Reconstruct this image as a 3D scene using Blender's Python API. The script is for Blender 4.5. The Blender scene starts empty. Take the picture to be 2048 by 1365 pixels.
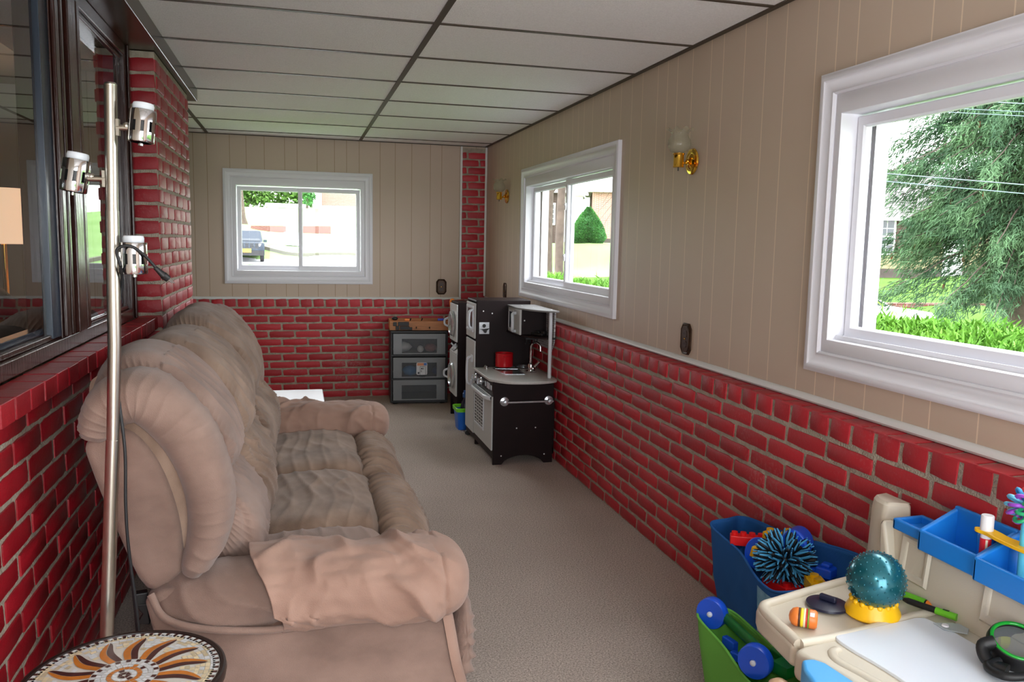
import bpy, bmesh, math, random
from mathutils import Vector, Matrix, noise
RNG = random.Random(11)
SC = bpy.context.scene
COL = SC.collection
PI = math.pi
sin, cos = math.sin, math.cos

# ---------------------------------------------------------------- helpers
def lin(c):
    return tuple(((x / 255.0) / 12.92 if x / 255.0 <= 0.04045 else ((x / 255.0 + 0.055) / 1.055) ** 2.4) for x in c)

MATS = {}
def mat(name, col, rough=0.6, metal=0.0, spec=0.5, var=0.0, vscale=6.0, bump=0.0, bscale=60.0, isl=0.0,
        sheen=0.0, coat=0.0, emit=0.0, alpha=1.0, trans=0.0, col2=None, stretch=None, detail=4.0):
    if name in MATS:
        return MATS[name]
    m = bpy.data.materials.new(name); m.use_nodes = True
    nt = m.node_tree; N = nt.nodes; L = nt.links
    b = N['Principled BSDF']
    c = lin(col) + (1.0,)
    b.inputs['Base Color'].default_value = c
    b.inputs['Roughness'].default_value = rough
    b.inputs['Metallic'].default_value = metal
    b.inputs['Specular IOR Level'].default_value = spec
    if sheen:
        b.inputs['Sheen Weight'].default_value = sheen
        b.inputs['Sheen Roughness'].default_value = 0.5
    if coat:
        b.inputs['Coat Weight'].default_value = coat
    if emit:
        b.inputs['Emission Color'].default_value = c
        b.inputs['Emission Strength'].default_value = emit
    if alpha < 1: b.inputs['Alpha'].default_value = alpha
    if trans: b.inputs['Transmission Weight'].default_value = trans
    tc = None
    def coord():
        nonlocal tc
        if tc is None:
            tc = N.new('ShaderNodeTexCoord').outputs['Object']
            if stretch:
                mp = N.new('ShaderNodeMapping'); mp.inputs['Scale'].default_value = stretch
                L.new(tc, mp.inputs['Vector']); tc = mp.outputs['Vector']
        return tc
    cur = None
    if var or col2:
        nz = N.new('ShaderNodeTexNoise'); nz.inputs['Scale'].default_value = vscale; nz.inputs['Detail'].default_value = detail
        L.new(coord(), nz.inputs['Vector'])
        rp = N.new('ShaderNodeValToRGB')
        rp.color_ramp.elements[0].position = 0.32; rp.color_ramp.elements[1].position = 0.68
        if col2:
            rp.color_ramp.elements[0].color = c; rp.color_ramp.elements[1].color = lin(col2) + (1,)
        else:
            rp.color_ramp.elements[0].color = tuple(x * (1 - var) for x in c[:3]) + (1,)
            rp.color_ramp.elements[1].color = tuple(min(1, x * (1 + var)) for x in c[:3]) + (1,)
        L.new(nz.outputs['Fac'], rp.inputs['Fac']); cur = rp.outputs['Color']
    if isl:
        g = N.new('ShaderNodeNewGeometry'); mr = N.new('ShaderNodeMapRange')
        mr.inputs['To Min'].default_value = 1 - isl; mr.inputs['To Max'].default_value = 1 + isl
        L.new(g.outputs['Random Per Island'], mr.inputs['Value'])
        mx = N.new('ShaderNodeMix'); mx.data_type = 'RGBA'; mx.blend_type = 'MULTIPLY'; mx.inputs['Factor'].default_value = 1
        if cur: L.new(cur, mx.inputs['A'])
        else: mx.inputs['A'].default_value = c
        L.new(mr.outputs['Result'], mx.inputs['B']); cur = mx.outputs['Result']
    if cur: L.new(cur, b.inputs['Base Color'])
    if bump:
        n2 = N.new('ShaderNodeTexNoise'); n2.inputs['Scale'].default_value = bscale; n2.inputs['Detail'].default_value = 3
        L.new(coord(), n2.inputs['Vector'])
        bp = N.new('ShaderNodeBump'); bp.inputs['Strength'].default_value = bump; bp.inputs['Distance'].default_value = 0.01
        L.new(n2.outputs['Fac'], bp.inputs['Height']); L.new(bp.outputs['Normal'], b.inputs['Normal'])
    MATS[name] = m
    return m

def glass_mat(name, tint=(1, 1, 1), rough=0.0, base=0.03, gain=0.9):
    """thin window pane: clear, mirror-like at grazing angles (Fresnel)"""
    m = bpy.data.materials.new(name); m.use_nodes = True
    nt = m.node_tree; N = nt.nodes; L = nt.links
    N.remove(N['Principled BSDF']); out = N['Material Output']
    t = N.new('ShaderNodeBsdfTransparent'); t.inputs['Color'].default_value = tint + (1,)
    g = N.new('ShaderNodeBsdfGlossy'); g.inputs['Roughness'].default_value = rough
    lw = N.new('ShaderNodeLayerWeight'); lw.inputs['Blend'].default_value = 0.5
    pw = N.new('ShaderNodeMath'); pw.operation = 'POWER'; pw.inputs[1].default_value = 5.0; L.new(lw.outputs['Facing'], pw.inputs[0])
    mu = N.new('ShaderNodeMath'); mu.operation = 'MULTIPLY_ADD'; mu.inputs[1].default_value = gain; mu.inputs[2].default_value = base; mu.use_clamp = True
    L.new(pw.outputs[0], mu.inputs[0])
    mx = N.new('ShaderNodeMixShader')
    L.new(mu.outputs[0], mx.inputs['Fac']); L.new(t.outputs[0], mx.inputs[1]); L.new(g.outputs[0], mx.inputs[2])
    L.new(mx.outputs[0], out.inputs['Surface'])
    return m

def frost_mat(name, col, clear=0.4, rough=0.35):
    m = bpy.data.materials.new(name); m.use_nodes = True
    nt = m.node_tree; N = nt.nodes; L = nt.links
    b = N['Principled BSDF']; b.inputs['Base Color'].default_value = lin(col) + (1,); b.inputs['Roughness'].default_value = rough
    out = N['Material Output']
    t = N.new('ShaderNodeBsdfTransparent'); t.inputs['Color'].default_value = (0.9, 0.9, 0.9, 1)
    mx = N.new('ShaderNodeMixShader'); mx.inputs['Fac'].default_value = 1 - clear
    L.new(t.outputs[0], mx.inputs[1]); L.new(b.outputs[0], mx.inputs[2]); L.new(mx.outputs[0], out.inputs['Surface'])
    return m

class MB:
    def __init__(s): s.v = []; s.f = []; s.m = []
    def add(s, vs, fs, mi=0):
        o = len(s.v); s.v.extend(vs)
        for f in fs: s.f.append(tuple(i + o for i in f)); s.m.append(mi)
    def box(s, x0, x1, y0, y1, z0, z1, mi=0):
        s.add([(x0,y0,z0),(x1,y0,z0),(x1,y1,z0),(x0,y1,z0),(x0,y0,z1),(x1,y0,z1),(x1,y1,z1),(x0,y1,z1)],
              [(0,3,2,1),(4,5,6,7),(0,1,5,4),(1,2,6,5),(2,3,7,6),(3,0,4,7)], mi)
        return s
    def obox(s, c, size, M=None, mi=0):
        M = M or Matrix.Identity(3); h = [x / 2 for x in size]; vs = []
        for z in (-h[2], h[2]):
            for x, y in ((-h[0],-h[1]),(h[0],-h[1]),(h[0],h[1]),(-h[0],h[1])):
                vs.append(tuple(Vector(c) + M @ Vector((x, y, z))))
        s.add(vs, [(0,3,2,1),(4,5,6,7),(0,1,5,4),(1,2,6,5),(2,3,7,6),(3,0,4,7)], mi); return s
    def grid(s, rows, closeu=False, closev=False, mi=0):
        nv = len(rows); nu = len(rows[0]); o = len(s.v)
        for r in rows: s.v.extend(tuple(p) for p in r)
        for j in range(nv if closev else nv - 1):
            for i in range(nu if closeu else nu - 1):
                a = o + j * nu + i; b = o + j * nu + (i + 1) % nu
                c = o + ((j + 1) % nv) * nu + (i + 1) % nu; d = o + ((j + 1) % nv) * nu + i
                s.f.append((a, b, c, d)); s.m.append(mi)
        return s
    def tube(s, pts, r, n=10, caps=True, mi=0, flat=None, closed=False):
        pts = [Vector(p) for p in pts]; K = len(pts)
        rr = r if isinstance(r, (list, tuple)) else [r] * K
        t0 = (pts[1] - pts[0]).normalized()
        up = Vector((0, 0, 1)) if abs(t0.z) < 0.9 else Vector((1, 0, 0))
        nn = t0.cross(up).normalized(); rows = []
        for k, p in enumerate(pts):
            if closed: t = (pts[(k + 1) % K] - pts[k - 1]).normalized()
            else: t = (pts[min(k + 1, K - 1)] - pts[max(k - 1, 0)]).normalized()
            nn = (nn - t * nn.dot(t)).normalized(); bb = t.cross(nn)
            a, b = (rr[k], rr[k]) if flat is None else (rr[k] * flat[0], rr[k] * flat[1])
            rows.append([p + nn * (cos(2 * PI * i / n) * a) + bb * (sin(2 * PI * i / n) * b) for i in range(n)])
        o = len(s.v)
        s.grid(rows, closeu=True, closev=closed, mi=mi)
        if caps and not closed:
            s.f.append(tuple(o + i for i in reversed(range(n)))); s.m.append(mi)
            s.f.append(tuple(o + (K - 1) * n + i for i in range(n))); s.m.append(mi)
        return s
    def cyl(s, p0, p1, r0, r1=None, n=20, caps=True, mi=0):
        return s.tube([p0, p1], [r0, r0 if r1 is None else r1], n, caps, mi)
    def lathe(s, prof, c, axis=(0, 0, 1), n=28, mi=0, wob=None):
        """prof: (radius, height along axis)"""
        ax = Vector(axis).normalized(); up = Vector((0, 0, 1)) if abs(ax.z) < 0.9 else Vector((1, 0, 0))
        a = ax.cross(up).normalized(); b = ax.cross(a); c = Vector(c); rows = []
        for k, (r, h) in enumerate(prof):
            row = []
            for i in range(n):
                th = 2 * PI * i / n
                r2, h2 = (r, h) if wob is None else wob(k, th, r, h)
                row.append(c + ax * h2 + (a * cos(th) + b * sin(th)) * r2)
            rows.append(row)
        o = len(s.v); s.grid(rows, closeu=True, mi=mi); K = len(prof)
        if prof[0][0] > 1e-6: s.f.append(tuple(o + i for i in reversed(range(n)))); s.m.append(mi)
        if prof[-1][0] > 1e-6: s.f.append(tuple(o + (K - 1) * n + i for i in range(n))); s.m.append(mi)
        return s
    def lathe_open(s, prof, c, axis=(0, 0, 1), n=28, mi=0, wob=None):
        L0 = len(s.f); s.lathe(prof, c, axis, n, mi, wob)
        while len(s.f[-1]) > 4: s.f.pop(); s.m.pop()
        return s
    def prism(s, poly, lo, hi, mp=lambda a, b, c: (a, b, c), mi=0):
        n = len(poly)
        vs = [mp(a, b, lo) for a, b in poly] + [mp(a, b, hi) for a, b in poly]
        fs = [tuple(reversed(range(n))), tuple(range(n, 2 * n))] + [(i, (i + 1) % n, n + (i + 1) % n, n + i) for i in range(n)]
        s.add(vs, fs, mi); return s
    def sphere(s, c, r, nu=20, nv=12, mi=0):
        rx, ry, rz = r if isinstance(r, (tuple, list)) else (r, r, r)
        rows = []
        for j in range(nv + 1):
            ph = -PI / 2 + PI * j / nv
            rows.append([(c[0] + rx * cos(ph) * cos(2*PI*i/nu), c[1] + ry * cos(ph) * sin(2*PI*i/nu), c[2] + rz * sin(ph)) for i in range(nu)])
        return s.grid(rows, closeu=True, mi=mi)
    def torus(s, c, R, r, axis=(0, 0, 1), n=28, k=10, mi=0):
        ax = Vector(axis).normalized(); up = Vector((0, 0, 1)) if abs(ax.z) < 0.9 else Vector((1, 0, 0))
        a = ax.cross(up).normalized(); b = ax.cross(a); c = Vector(c)
        return s.tube([c + (a * cos(2*PI*i/n) + b * sin(2*PI*i/n)) * R for i in range(n)], r, k, mi=mi, closed=True)
    def frame(s, rect, prof, mp, mi=0):
        """mitred frame; prof = list of (inset side, inset top, inset bottom, height)"""
        u0, u1, w0, w1 = rect; rows = []
        for di, dt, db, h in prof:
            rows.append([mp(u0+di, w0+db, h), mp(u1-di, w0+db, h), mp(u1-di, w1-dt, h), mp(u0+di, w1-dt, h)])
        return s.grid(rows, closeu=True, mi=mi)
    def build(s, name, mats, parent=None, smooth=None, bevel=0, seg=2, local=False, weld=False):
        off = Vector((0, 0, 0)); p = parent
        if not local:
            while p is not None: off += p.location; p = p.parent
        me = bpy.data.meshes.new(name)
        me.from_pydata([tuple(Vector(v) - off) for v in s.v], [], s.f)
        ml = mats if isinstance(mats, (list, tuple)) else [mats]
        for m in ml: me.materials.append(m)
        if len(ml) > 1: me.polygons.foreach_set('material_index', s.m)
        bm = bmesh.new(); bm.from_mesh(me)
        if weld: bmesh.ops.remove_doubles(bm, verts=bm.verts, dist=1e-5)
        bmesh.ops.recalc_face_normals(bm, faces=bm.faces)
        bm.to_mesh(me); bm.free()
        if smooth is not None:
            me.polygons.foreach_set('use_smooth', [True] * len(me.polygons))
            me.set_sharp_from_angle(angle=math.radians(smooth))
        me.update()
        o = bpy.data.objects.new(name, me); COL.objects.link(o)
        if parent is not None: o.parent = parent
        if bevel:
            b = o.modifiers.new('Bevel', 'BEVEL'); b.width = bevel; b.segments = seg; b.limit_method = 'ANGLE'; b.angle_limit = math.radians(40)
            if smooth is None:
                me.polygons.foreach_set('use_smooth', [True] * len(me.polygons)); me.set_sharp_from_angle(angle=math.radians(35)); b.harden_normals = True
        return o

def tag(o, label, cat, group=None, kind=None):
    o['label'] = label; o['category'] = cat
    if group: o['group'] = group
    if kind: o['kind'] = kind
    return o
def thing(name, label, cat, loc=(0, 0, 0), group=None):
    o = bpy.data.objects.new(name, None); COL.objects.link(o); o.location = loc; o.empty_display_size = 0.1
    return tag(o, label, cat, group)
def structure(o):
    o['kind'] = 'structure'; return o
def sroot(name, loc=(0, 0, 0)):
    o = bpy.data.objects.new(name, None); COL.objects.link(o); o.location = loc; o['kind'] = 'structure'; return o
def dup(root, loc, label=None, group=None, rotz=None):
    r = root.copy(); COL.objects.link(r); r.location = loc
    if rotz is not None: r.rotation_euler = (0, 0, rotz)
    if label: r['label'] = label
    if group: r['group'] = group
    for ch in list(root.children):
        c = ch.copy(); COL.objects.link(c); c.parent = r
        for g in list(ch.children):
            d = g.copy(); COL.objects.link(d); d.parent = c
    return r
def rot_z(a): return Matrix.Rotation(a, 3, 'Z')

def catmull(P, n, closed=True):
    K = len(P); out = []
    segs = K if closed else K - 1
    for i in range(n):
        t = i / (n if closed else n - 1) * segs; k = min(int(t), segs - 1); t -= k
        g = lambda j: P[j % K] if closed else P[max(0, min(K - 1, j))]
        p0, p1, p2, p3 = g(k - 1), g(k), g(k + 1), g(k + 2)
        out.append(tuple(0.5 * (2*b + (c - a)*t + (2*a - 5*b + 4*c - d)*t*t + (3*b - a - 3*c + d)*t**3) for a, b, c, d in zip(p0, p1, p2, p3)))
    return out
def nz(x, y, z): return noise.noise(Vector((x, y, z)))

# ---------------------------------------------------------------- camera
CX, CY, CZ = -1.6418, -7.1806, 1.3475
yaw, pit, rol, FPX = 0.2592, -0.1185, 0.02, 1636.18
fw = Vector((sin(yaw) * cos(pit), cos(yaw) * cos(pit), sin(pit)))
r0 = Vector((cos(yaw), -sin(yaw), 0)); u0 = r0.cross(fw)
rt = r0 * cos(rol) + u0 * sin(rol); up = -r0 * sin(rol) + u0 * cos(rol)
cam = bpy.data.cameras.new('camera'); co = bpy.data.objects.new('camera', cam); COL.objects.link(co)
Mx = Matrix((rt, up, -fw)).transposed().to_4x4(); Mx.translation = (CX, CY, CZ); co.matrix_world = Mx
cam.sensor_width = 36; cam.sensor_fit = 'HORIZONTAL'; cam.lens = FPX / 2048 * 36; cam.clip_start = 0.05; cam.clip_end = 400
SC.camera = co
H = 2.19
SKY, FLASH, EXPO = 11.5, 28, -0.1
# ---------------------------------------------------------------- materials of the room
def brick_mat(name, base, scuff=0.35, rough=0.5, dust=(170, 120, 118)):
    m = mat(name, base, rough=rough, isl=0.16)
    nt = m.node_tree; N = nt.nodes; L = nt.links; b = N['Principled BSDF']
    tc = N.new('ShaderNodeTexCoord').outputs['Object']
    n1 = N.new('ShaderNodeTexNoise'); n1.inputs['Scale'].default_value = 2.2; n1.inputs['Detail'].default_value = 2
    n2 = N.new('ShaderNodeTexNoise'); n2.inputs['Scale'].default_value = 70; n2.inputs['Detail'].default_value = 6; n2.inputs['Roughness'].default_value = 0.7
    L.new(tc, n1.inputs['Vector']); L.new(tc, n2.inputs['Vector'])
    mm = N.new('ShaderNodeMath'); mm.operation = 'MULTIPLY'; L.new(n1.outputs['Fac'], mm.inputs[0]); L.new(n2.outputs['Fac'], mm.inputs[1])
    mr = N.new('ShaderNodeMapRange'); mr.inputs['From Min'].default_value = 0.32; mr.inputs['From Max'].default_value = 0.46
    mr.inputs['To Max'].default_value = scuff; L.new(mm.outputs[0], mr.inputs['Value'])
    mx = N.new('ShaderNodeMix'); mx.data_type = 'RGBA'; mx.inputs['B'].default_value = lin(dust) + (1,)
    src = b.inputs['Base Color'].links[0].from_socket
    L.new(mr.outputs['Result'], mx.inputs['Factor']); L.new(src, mx.inputs['A']); L.new(mx.outputs['Result'], b.inputs['Base Color'])
    bp = N.new('ShaderNodeBump'); bp.inputs['Strength'].default_value = 0.5; bp.inputs['Distance'].default_value = 0.004
    L.new(n2.outputs['Fac'], bp.inputs['Height']); L.new(bp.outputs['Normal'], b.inputs['Normal'])
    return m
M_BR = brick_mat('red_painted_brick', (172, 34, 44), scuff=0.5)
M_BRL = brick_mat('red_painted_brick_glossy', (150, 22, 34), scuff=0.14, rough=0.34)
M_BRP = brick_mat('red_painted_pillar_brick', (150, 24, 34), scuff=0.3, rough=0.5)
M_MOR = mat('mortar', (164, 154, 138), rough=0.95, var=0.18, vscale=25, bump=0.7, bscale=160)
M_CEIL = mat('ceiling_tile', (248, 248, 248), rough=0.95, var=0.05, vscale=140, bump=0.6, bscale=260)
M_TEE = mat('ceiling_grid_brown', (66, 54, 42), rough=0.5)
M_WHITE = mat('white_vinyl', (226, 226, 232), rough=0.38)
M_RAIL = mat('white_paint_trim', (222, 222, 220), rough=0.4)
M_DWOOD = mat('dark_brown_wood', (52, 24, 18), rough=0.22, var=0.35, vscale=5, stretch=(1, 1, 0.15), bump=0.12, bscale=90)
M_BEAM = mat('dark_stained_board', (58, 44, 30), rough=0.25, var=0.3, vscale=4, stretch=(3, 0.4, 3))
M_STEEL_FR = mat('slate_blue_sash', (46, 56, 70), rough=0.25)
M_GLASS = glass_mat('window_glass')
M_GLASSD = glass_mat('picture_window_glass', base=0.09, gain=1.0)
M_SCREW = mat('dark_screw', (70, 66, 60), rough=0.5)

# panelling: tan sheet with vertical grooves
def panel_mat(name, axis, groove):
    m = bpy.data.materials.new(name); m.use_nodes = True
    nt = m.node_tree; N = nt.nodes; L = nt.links; b = N['Principled BSDF']; b.inputs['Roughness'].default_value = 0.5
    tc = N.new('ShaderNodeTexCoord'); sp = N.new('ShaderNodeSeparateXYZ'); L.new(tc.outputs['Object'], sp.inputs[0])
    d = N.new('ShaderNodeMath'); d.operation = 'DIVIDE'; d.inputs[1].default_value = 1.2192; L.new(sp.outputs[axis], d.inputs[0])
    fr = N.new('ShaderNodeMath'); fr.operation = 'FRACT'; L.new(d.outputs[0], fr.inputs[0])
    rp = N.new('ShaderNodeValToRGB'); rp.color_ramp.interpolation = 'CONSTANT'
    gs = [0.0, 0.083, 0.23, 0.333, 0.45, 0.583, 0.667, 0.80, 0.917]; w = 0.0035
    e = rp.color_ramp.elements
    e[0].position = 0; e[0].color = (1, 1, 1, 1); e[1].position = w; e[1].color = (0, 0, 0, 1)
    for g in gs[1:]:
        a = e.new(g); a.color = (1, 1, 1, 1); a = e.new(g + w); a.color = (0, 0, 0, 1)
    L.new(fr.outputs[0], rp.inputs['Fac'])
    nzv = N.new('ShaderNodeTexNoise'); nzv.inputs['Scale'].default_value = 3; L.new(tc.outputs['Object'], nzv.inputs['Vector'])
    mx0 = N.new('ShaderNodeMix'); mx0.data_type = 'RGBA'; mx0.inputs['A'].default_value = lin((188, 169, 150)) + (1,); mx0.inputs['B'].default_value = lin((196, 177, 158)) + (1,)
    L.new(nzv.outputs['Fac'], mx0.inputs['Factor'])
    mx = N.new('ShaderNodeMix'); mx.data_type = 'RGBA'; mx.inputs['B'].default_value = lin(groove) + (1,)
    L.new(rp.outputs['Color'], mx.inputs['Factor']); L.new(mx0.outputs['Result'], mx.inputs['A'])
    L.new(mx.outputs['Result'], b.inputs['Base Color'])
    bp = N.new('ShaderNodeBump'); bp.invert = True; bp.inputs['Strength'].default_value = 0.5; bp.inputs['Distance'].default_value = 0.003
    L.new(rp.outputs['Color'], bp.inputs['Height']); L.new(bp.outputs['Normal'], b.inputs['Normal'])
    return m
M_PANX = panel_mat('tan_wall_panelling_back', 'X', (160, 136, 108))
M_PANY = panel_mat('tan_wall_panelling_side', 'Y', (222, 202, 178))

# carpet
def carpet_mat():
    m = bpy.data.materials.new('taupe_carpet'); m.use_nodes = True
    nt = m.node_tree; N = nt.nodes; L = nt.links; b = N['Principled BSDF']; b.inputs['Roughness'].default_value = 1.0
    b.inputs['Specular IOR Level'].default_value = 0.1
    tc = N.new('ShaderNodeTexCoord').outputs['Object']
    n1 = N.new('ShaderNodeTexNoise'); n1.inputs['Scale'].default_value = 170; n1.inputs['Detail'].default_value = 5; n1.inputs['Roughness'].default_value = 0.75
    n2 = N.new('ShaderNodeTexNoise'); n2.inputs['Scale'].default_value = 2.5; n2.inputs['Detail'].default_value = 2
    L.new(tc, n1.inputs['Vector']); L.new(tc, n2.inputs['Vector'])
    rp = N.new('ShaderNodeValToRGB'); e = rp.color_ramp.elements
    e[0].position = 0.3; e[0].color = lin((104, 90, 82)) + (1,); e[1].position = 0.7; e[1].color = lin((240, 224, 212)) + (1,)
    L.new(n1.outputs['Fac'], rp.inputs['Fac'])
    mr = N.new('ShaderNodeMapRange'); mr.inputs['To Min'].default_value = 0.86; mr.inputs['To Max'].default_value = 1.1; L.new(n2.outputs['Fac'], mr.inputs['Value'])
    mx = N.new('ShaderNodeMix'); mx.data_type = 'RGBA'; mx.blend_type = 'MULTIPLY'; mx.inputs['Factor'].default_value = 1
    L.new(rp.outputs['Color'], mx.inputs['A']); L.new(mr.outputs['Result'], mx.inputs['B']); L.new(mx.outputs['Result'], b.inputs['Base Color'])
    bp = N.new('ShaderNodeBump'); bp.inputs['Strength'].default_value = 0.8; bp.inputs['Distance'].default_value = 0.006
    L.new(n1.outputs['Fac'], bp.inputs['Height']); L.new(bp.outputs['Normal'], b.inputs['Normal'])
    return m

# ---------------------------------------------------------------- shell
YR = -8.7       # wall behind the camera
floor = structure(MB().box(-2.9, 0.12, YR, 0.12, -0.1, 0).build('floor', carpet_mat()))
mb = MB().box(-2.9, 0.14, YR, 0.14, H, H + 0.05)
ceiling = structure(mb.build('ceiling', M_CEIL))
g = MB(); tw = 0.012
for X in (-1.104, -2.323): g.box(X - tw, X + tw, YR, 0, H - 0.006, H + 0.002)
for n in range(14):
    Y = -0.2646 - n * 0.6096
    g.box(-2.9, 0, Y - 0.010, Y + 0.010, H - 0.004, H + 0.002)
g.box(-0.022, 0.0, YR, 0, H - 0.006, H + 0.002); g.box(-2.9, 0, -0.022, 0, H - 0.006, H + 0.002)
structure(g.build('ceiling_grid', M_TEE, ceiling))

# brick laying -----------------------------------------------------------
def brick(mb, O, U, V, N, u0, u1, v0, v1, h, wob=0.0015):
    pts = []
    def side(a, b, n):
        for k in range(n):
            t = k / n; pts.append((a[0] + (b[0]-a[0])*t, a[1] + (b[1]-a[1])*t))
    c = 0.004
    nu = max(2, int((u1-u0)/0.03)); nv = 2
    side((u0+c, v0), (u1-c, v0), nu); side((u1, v0+c), (u1, v1-c), nv); side((u1-c, v1), (u0+c, v1), nu); side((u0, v1-c), (u0, v0+c), nv)
    uc, vc = (u0+u1)/2, (v0+v1)/2; n = len(pts); vs = []
    J = [(RNG.uniform(-wob, wob), RNG.uniform(-wob, wob)) for _ in pts]
    for ins, hh in ((0, -0.002), (0.0008, h*0.7), (0.0032, h)):
        for (u, v), (ju, jv) in zip(pts, J):
            uu = u + ju + (ins if u < uc else -ins); vv = v + jv + (ins if v < vc else -ins)
            vs.append(tuple(O + U*uu + V*vv + N*hh))
    fs = [tuple(range(2*n, 3*n))]
    for r in range(2):
        for i in range(n): fs.append((r*n+i, r*n+(i+1) % n, (r+1)*n+(i+1) % n, (r+1)*n+i))
    mb.add(vs, fs, 0)
def brickwork(mb, O, U, V, N, W, courses, shift=0.0, L=0.2125, j=0.014, h=0.0042):
    """courses: list of (v0, v1, pitch)"""
    O, U, V, N = Vector(O), Vector(U), Vector(V), Vector(N)
    for k, (v0, v1, pitch) in enumerate(courses):
        s = -((k % 2) * 0.5 * pitch + shift) % pitch - pitch
        while s < W:
            a = max(0.0, s + j/2); b = min(W, s + pitch - j/2)
            dv = RNG.uniform(-0.0018, 0.0018)
            if b - a > 0.015: brick(mb, O, U, V, N, a, b, v0 + dv, v1 + dv, h + RNG.uniform(-0.0015, 0.002))
            s += pitch
cs = [(-0.055 + 0.0647*(k) + 0.060, -0.055 + 0.0647*(k) + 0.060 + 0.0535, 0.2125) for k in range(12)]
cs = [(0.782 - 0.0647*(k+1), 0.782 - 0.0647*(k+1) + 0.0515, 0.2125) for k in range(12)][::-1] + [(0.782, 0.8475, 0.1015)]

# right wall: panelled sheet with two window openings
W_MID = (-3.137, -1.24, 0.960, 1.893); W_NEAR = (-6.73, -4.835, 0.955, 1.897); W_BACK = (-2.212, -1.0, 0.973, 1.914)
def wall_y(mb, x0, x1, holes, y0, y1, z0, z1):
    ys = y0
    for a, b, c, d in holes:
        mb.box(x0, x1, ys, a, z0, z1); mb.box(x0, x1, a, b, z0, c); mb.box(x0, x1, a, b, d, z1); ys = b
    mb.box(x0, x1, ys, y1, z0, z1)
ins = 0.05
hs = [(W[0]+ins, W[1]-ins, W[2]+ins, W[3]-ins) for W in (W_NEAR, W_MID)]
mb = MB(); wall_y(mb, 0.0, 0.14, hs, YR, 0.14, 0, H)
wall_right = structure(mb.build('wall_right', M_PANY))
mb = MB(); a, b, c, d = [W_BACK[0]+ins, W_BACK[1]-ins, W_BACK[2]+ins, W_BACK[3]-ins]
mb.box(-2.9, a, 0, 0.14, 0, H); mb.box(a, b, 0, 0.14, 0, c); mb.box(a, b, 0, 0.14, d, H); mb.box(b, 0.0, 0, 0.14, 0, H)
wall_back = structure(mb.build('wall_back', M_PANX))

# brick wainscot, right wall
b_ = MB(); brickwork(b_, (-0.0815, -7.4, 0), (0, 1, 0), (0, 0, 1), (-1, 0, 0), 7.32, cs, shift=0.113)
b_.box(-0.0815, -0.0005, -7.4, -0.0005, 0, 0.844, 1)
for k in range(72):   # tops of the header bricks
    s = -7.4 + k*0.1015
    brick(b_, Vector((-0.0875, s + 0.05, 0.844)), Vector((1, 0, 0)), Vector((0, 1, 0)), Vector((0, 0, 1)), 0.001, 0.083, 0.006, 0.0955, 0.004)
wr = structure(b_.build('wall_right_brick', [M_BR, M_MOR], wall_right, smooth=40))
# brick wainscot, back wall and brick column in the corner
b_ = MB(); brickwork(b_, (-2.9, -0.0715, 0), (1, 0, 0), (0, 0, 1), (0, -1, 0), 2.82, cs, shift=0.03)
b_.box(-2.9, -0.0825, -0.0715, -0.0005, 0, 0.838, 1)
structure(b_.build('wall_back_brick', [M_BR, M_MOR], wall_back, smooth=40))
b_ = MB(); ccs = [(0.85 + 0.0647*k, 0.85 + 0.0647*k + 0.0535, 0.2125) for k in range(20)]
brickwork(b_, (-0.222, -0.010, 0), (1, 0, 0), (0, 0, 1), (0, -1, 0), 0.214, ccs, shift=0.06)
b_.box(-0.222, -0.008, -0.010, -0.0005, 0.85, H - 0.02, 1)
structure(b_.build('column_brick', [M_BR, M_MOR], wall_back, smooth=40))

# chair rails and corner trims
def rail_prof(mb, path_fn, L):   # little moulded strip
    pr = [(0, 0.835), (0.010, 0.836), (0.014, 0.842), (0.012, 0.850), (0.006, 0.857), (0, 0.858)]
    mb.grid([[path_fn(t, h, z) for (h, z) in pr] for t in (0, L)])
mb = MB(); mb.grid([[(-h - 0.0005, y, z) for h, z in [(0, .8485), (.014, .8495), (.018, .856), (.014, .866), (.006, .872), (0, .873)]] for y in (-7.4, -0.03)])
structure(mb.build('trim_1', M_RAIL, smooth=50))
mb = MB(); mb.grid([[(x, -h - 0.0005, z) for h, z in [(0, .839), (.012, .840), (.016, .847), (.012, .858), (.005, .863), (0, .864)]] for x in (-2.6, -0.232)])
structure(mb.build('trim_2', M_RAIL, smooth=50))
structure(MB().box(-0.240, -0.221, -0.018, -0.0005, 0.838, H - 0.007).build('trim_3', M_RAIL, bevel=0.004))
structure(MB().box(-0.0185, -0.0005, -0.024, -0.0105, 0.874, H - 0.007).build('trim_4', M_RAIL, bevel=0.004))

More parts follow.
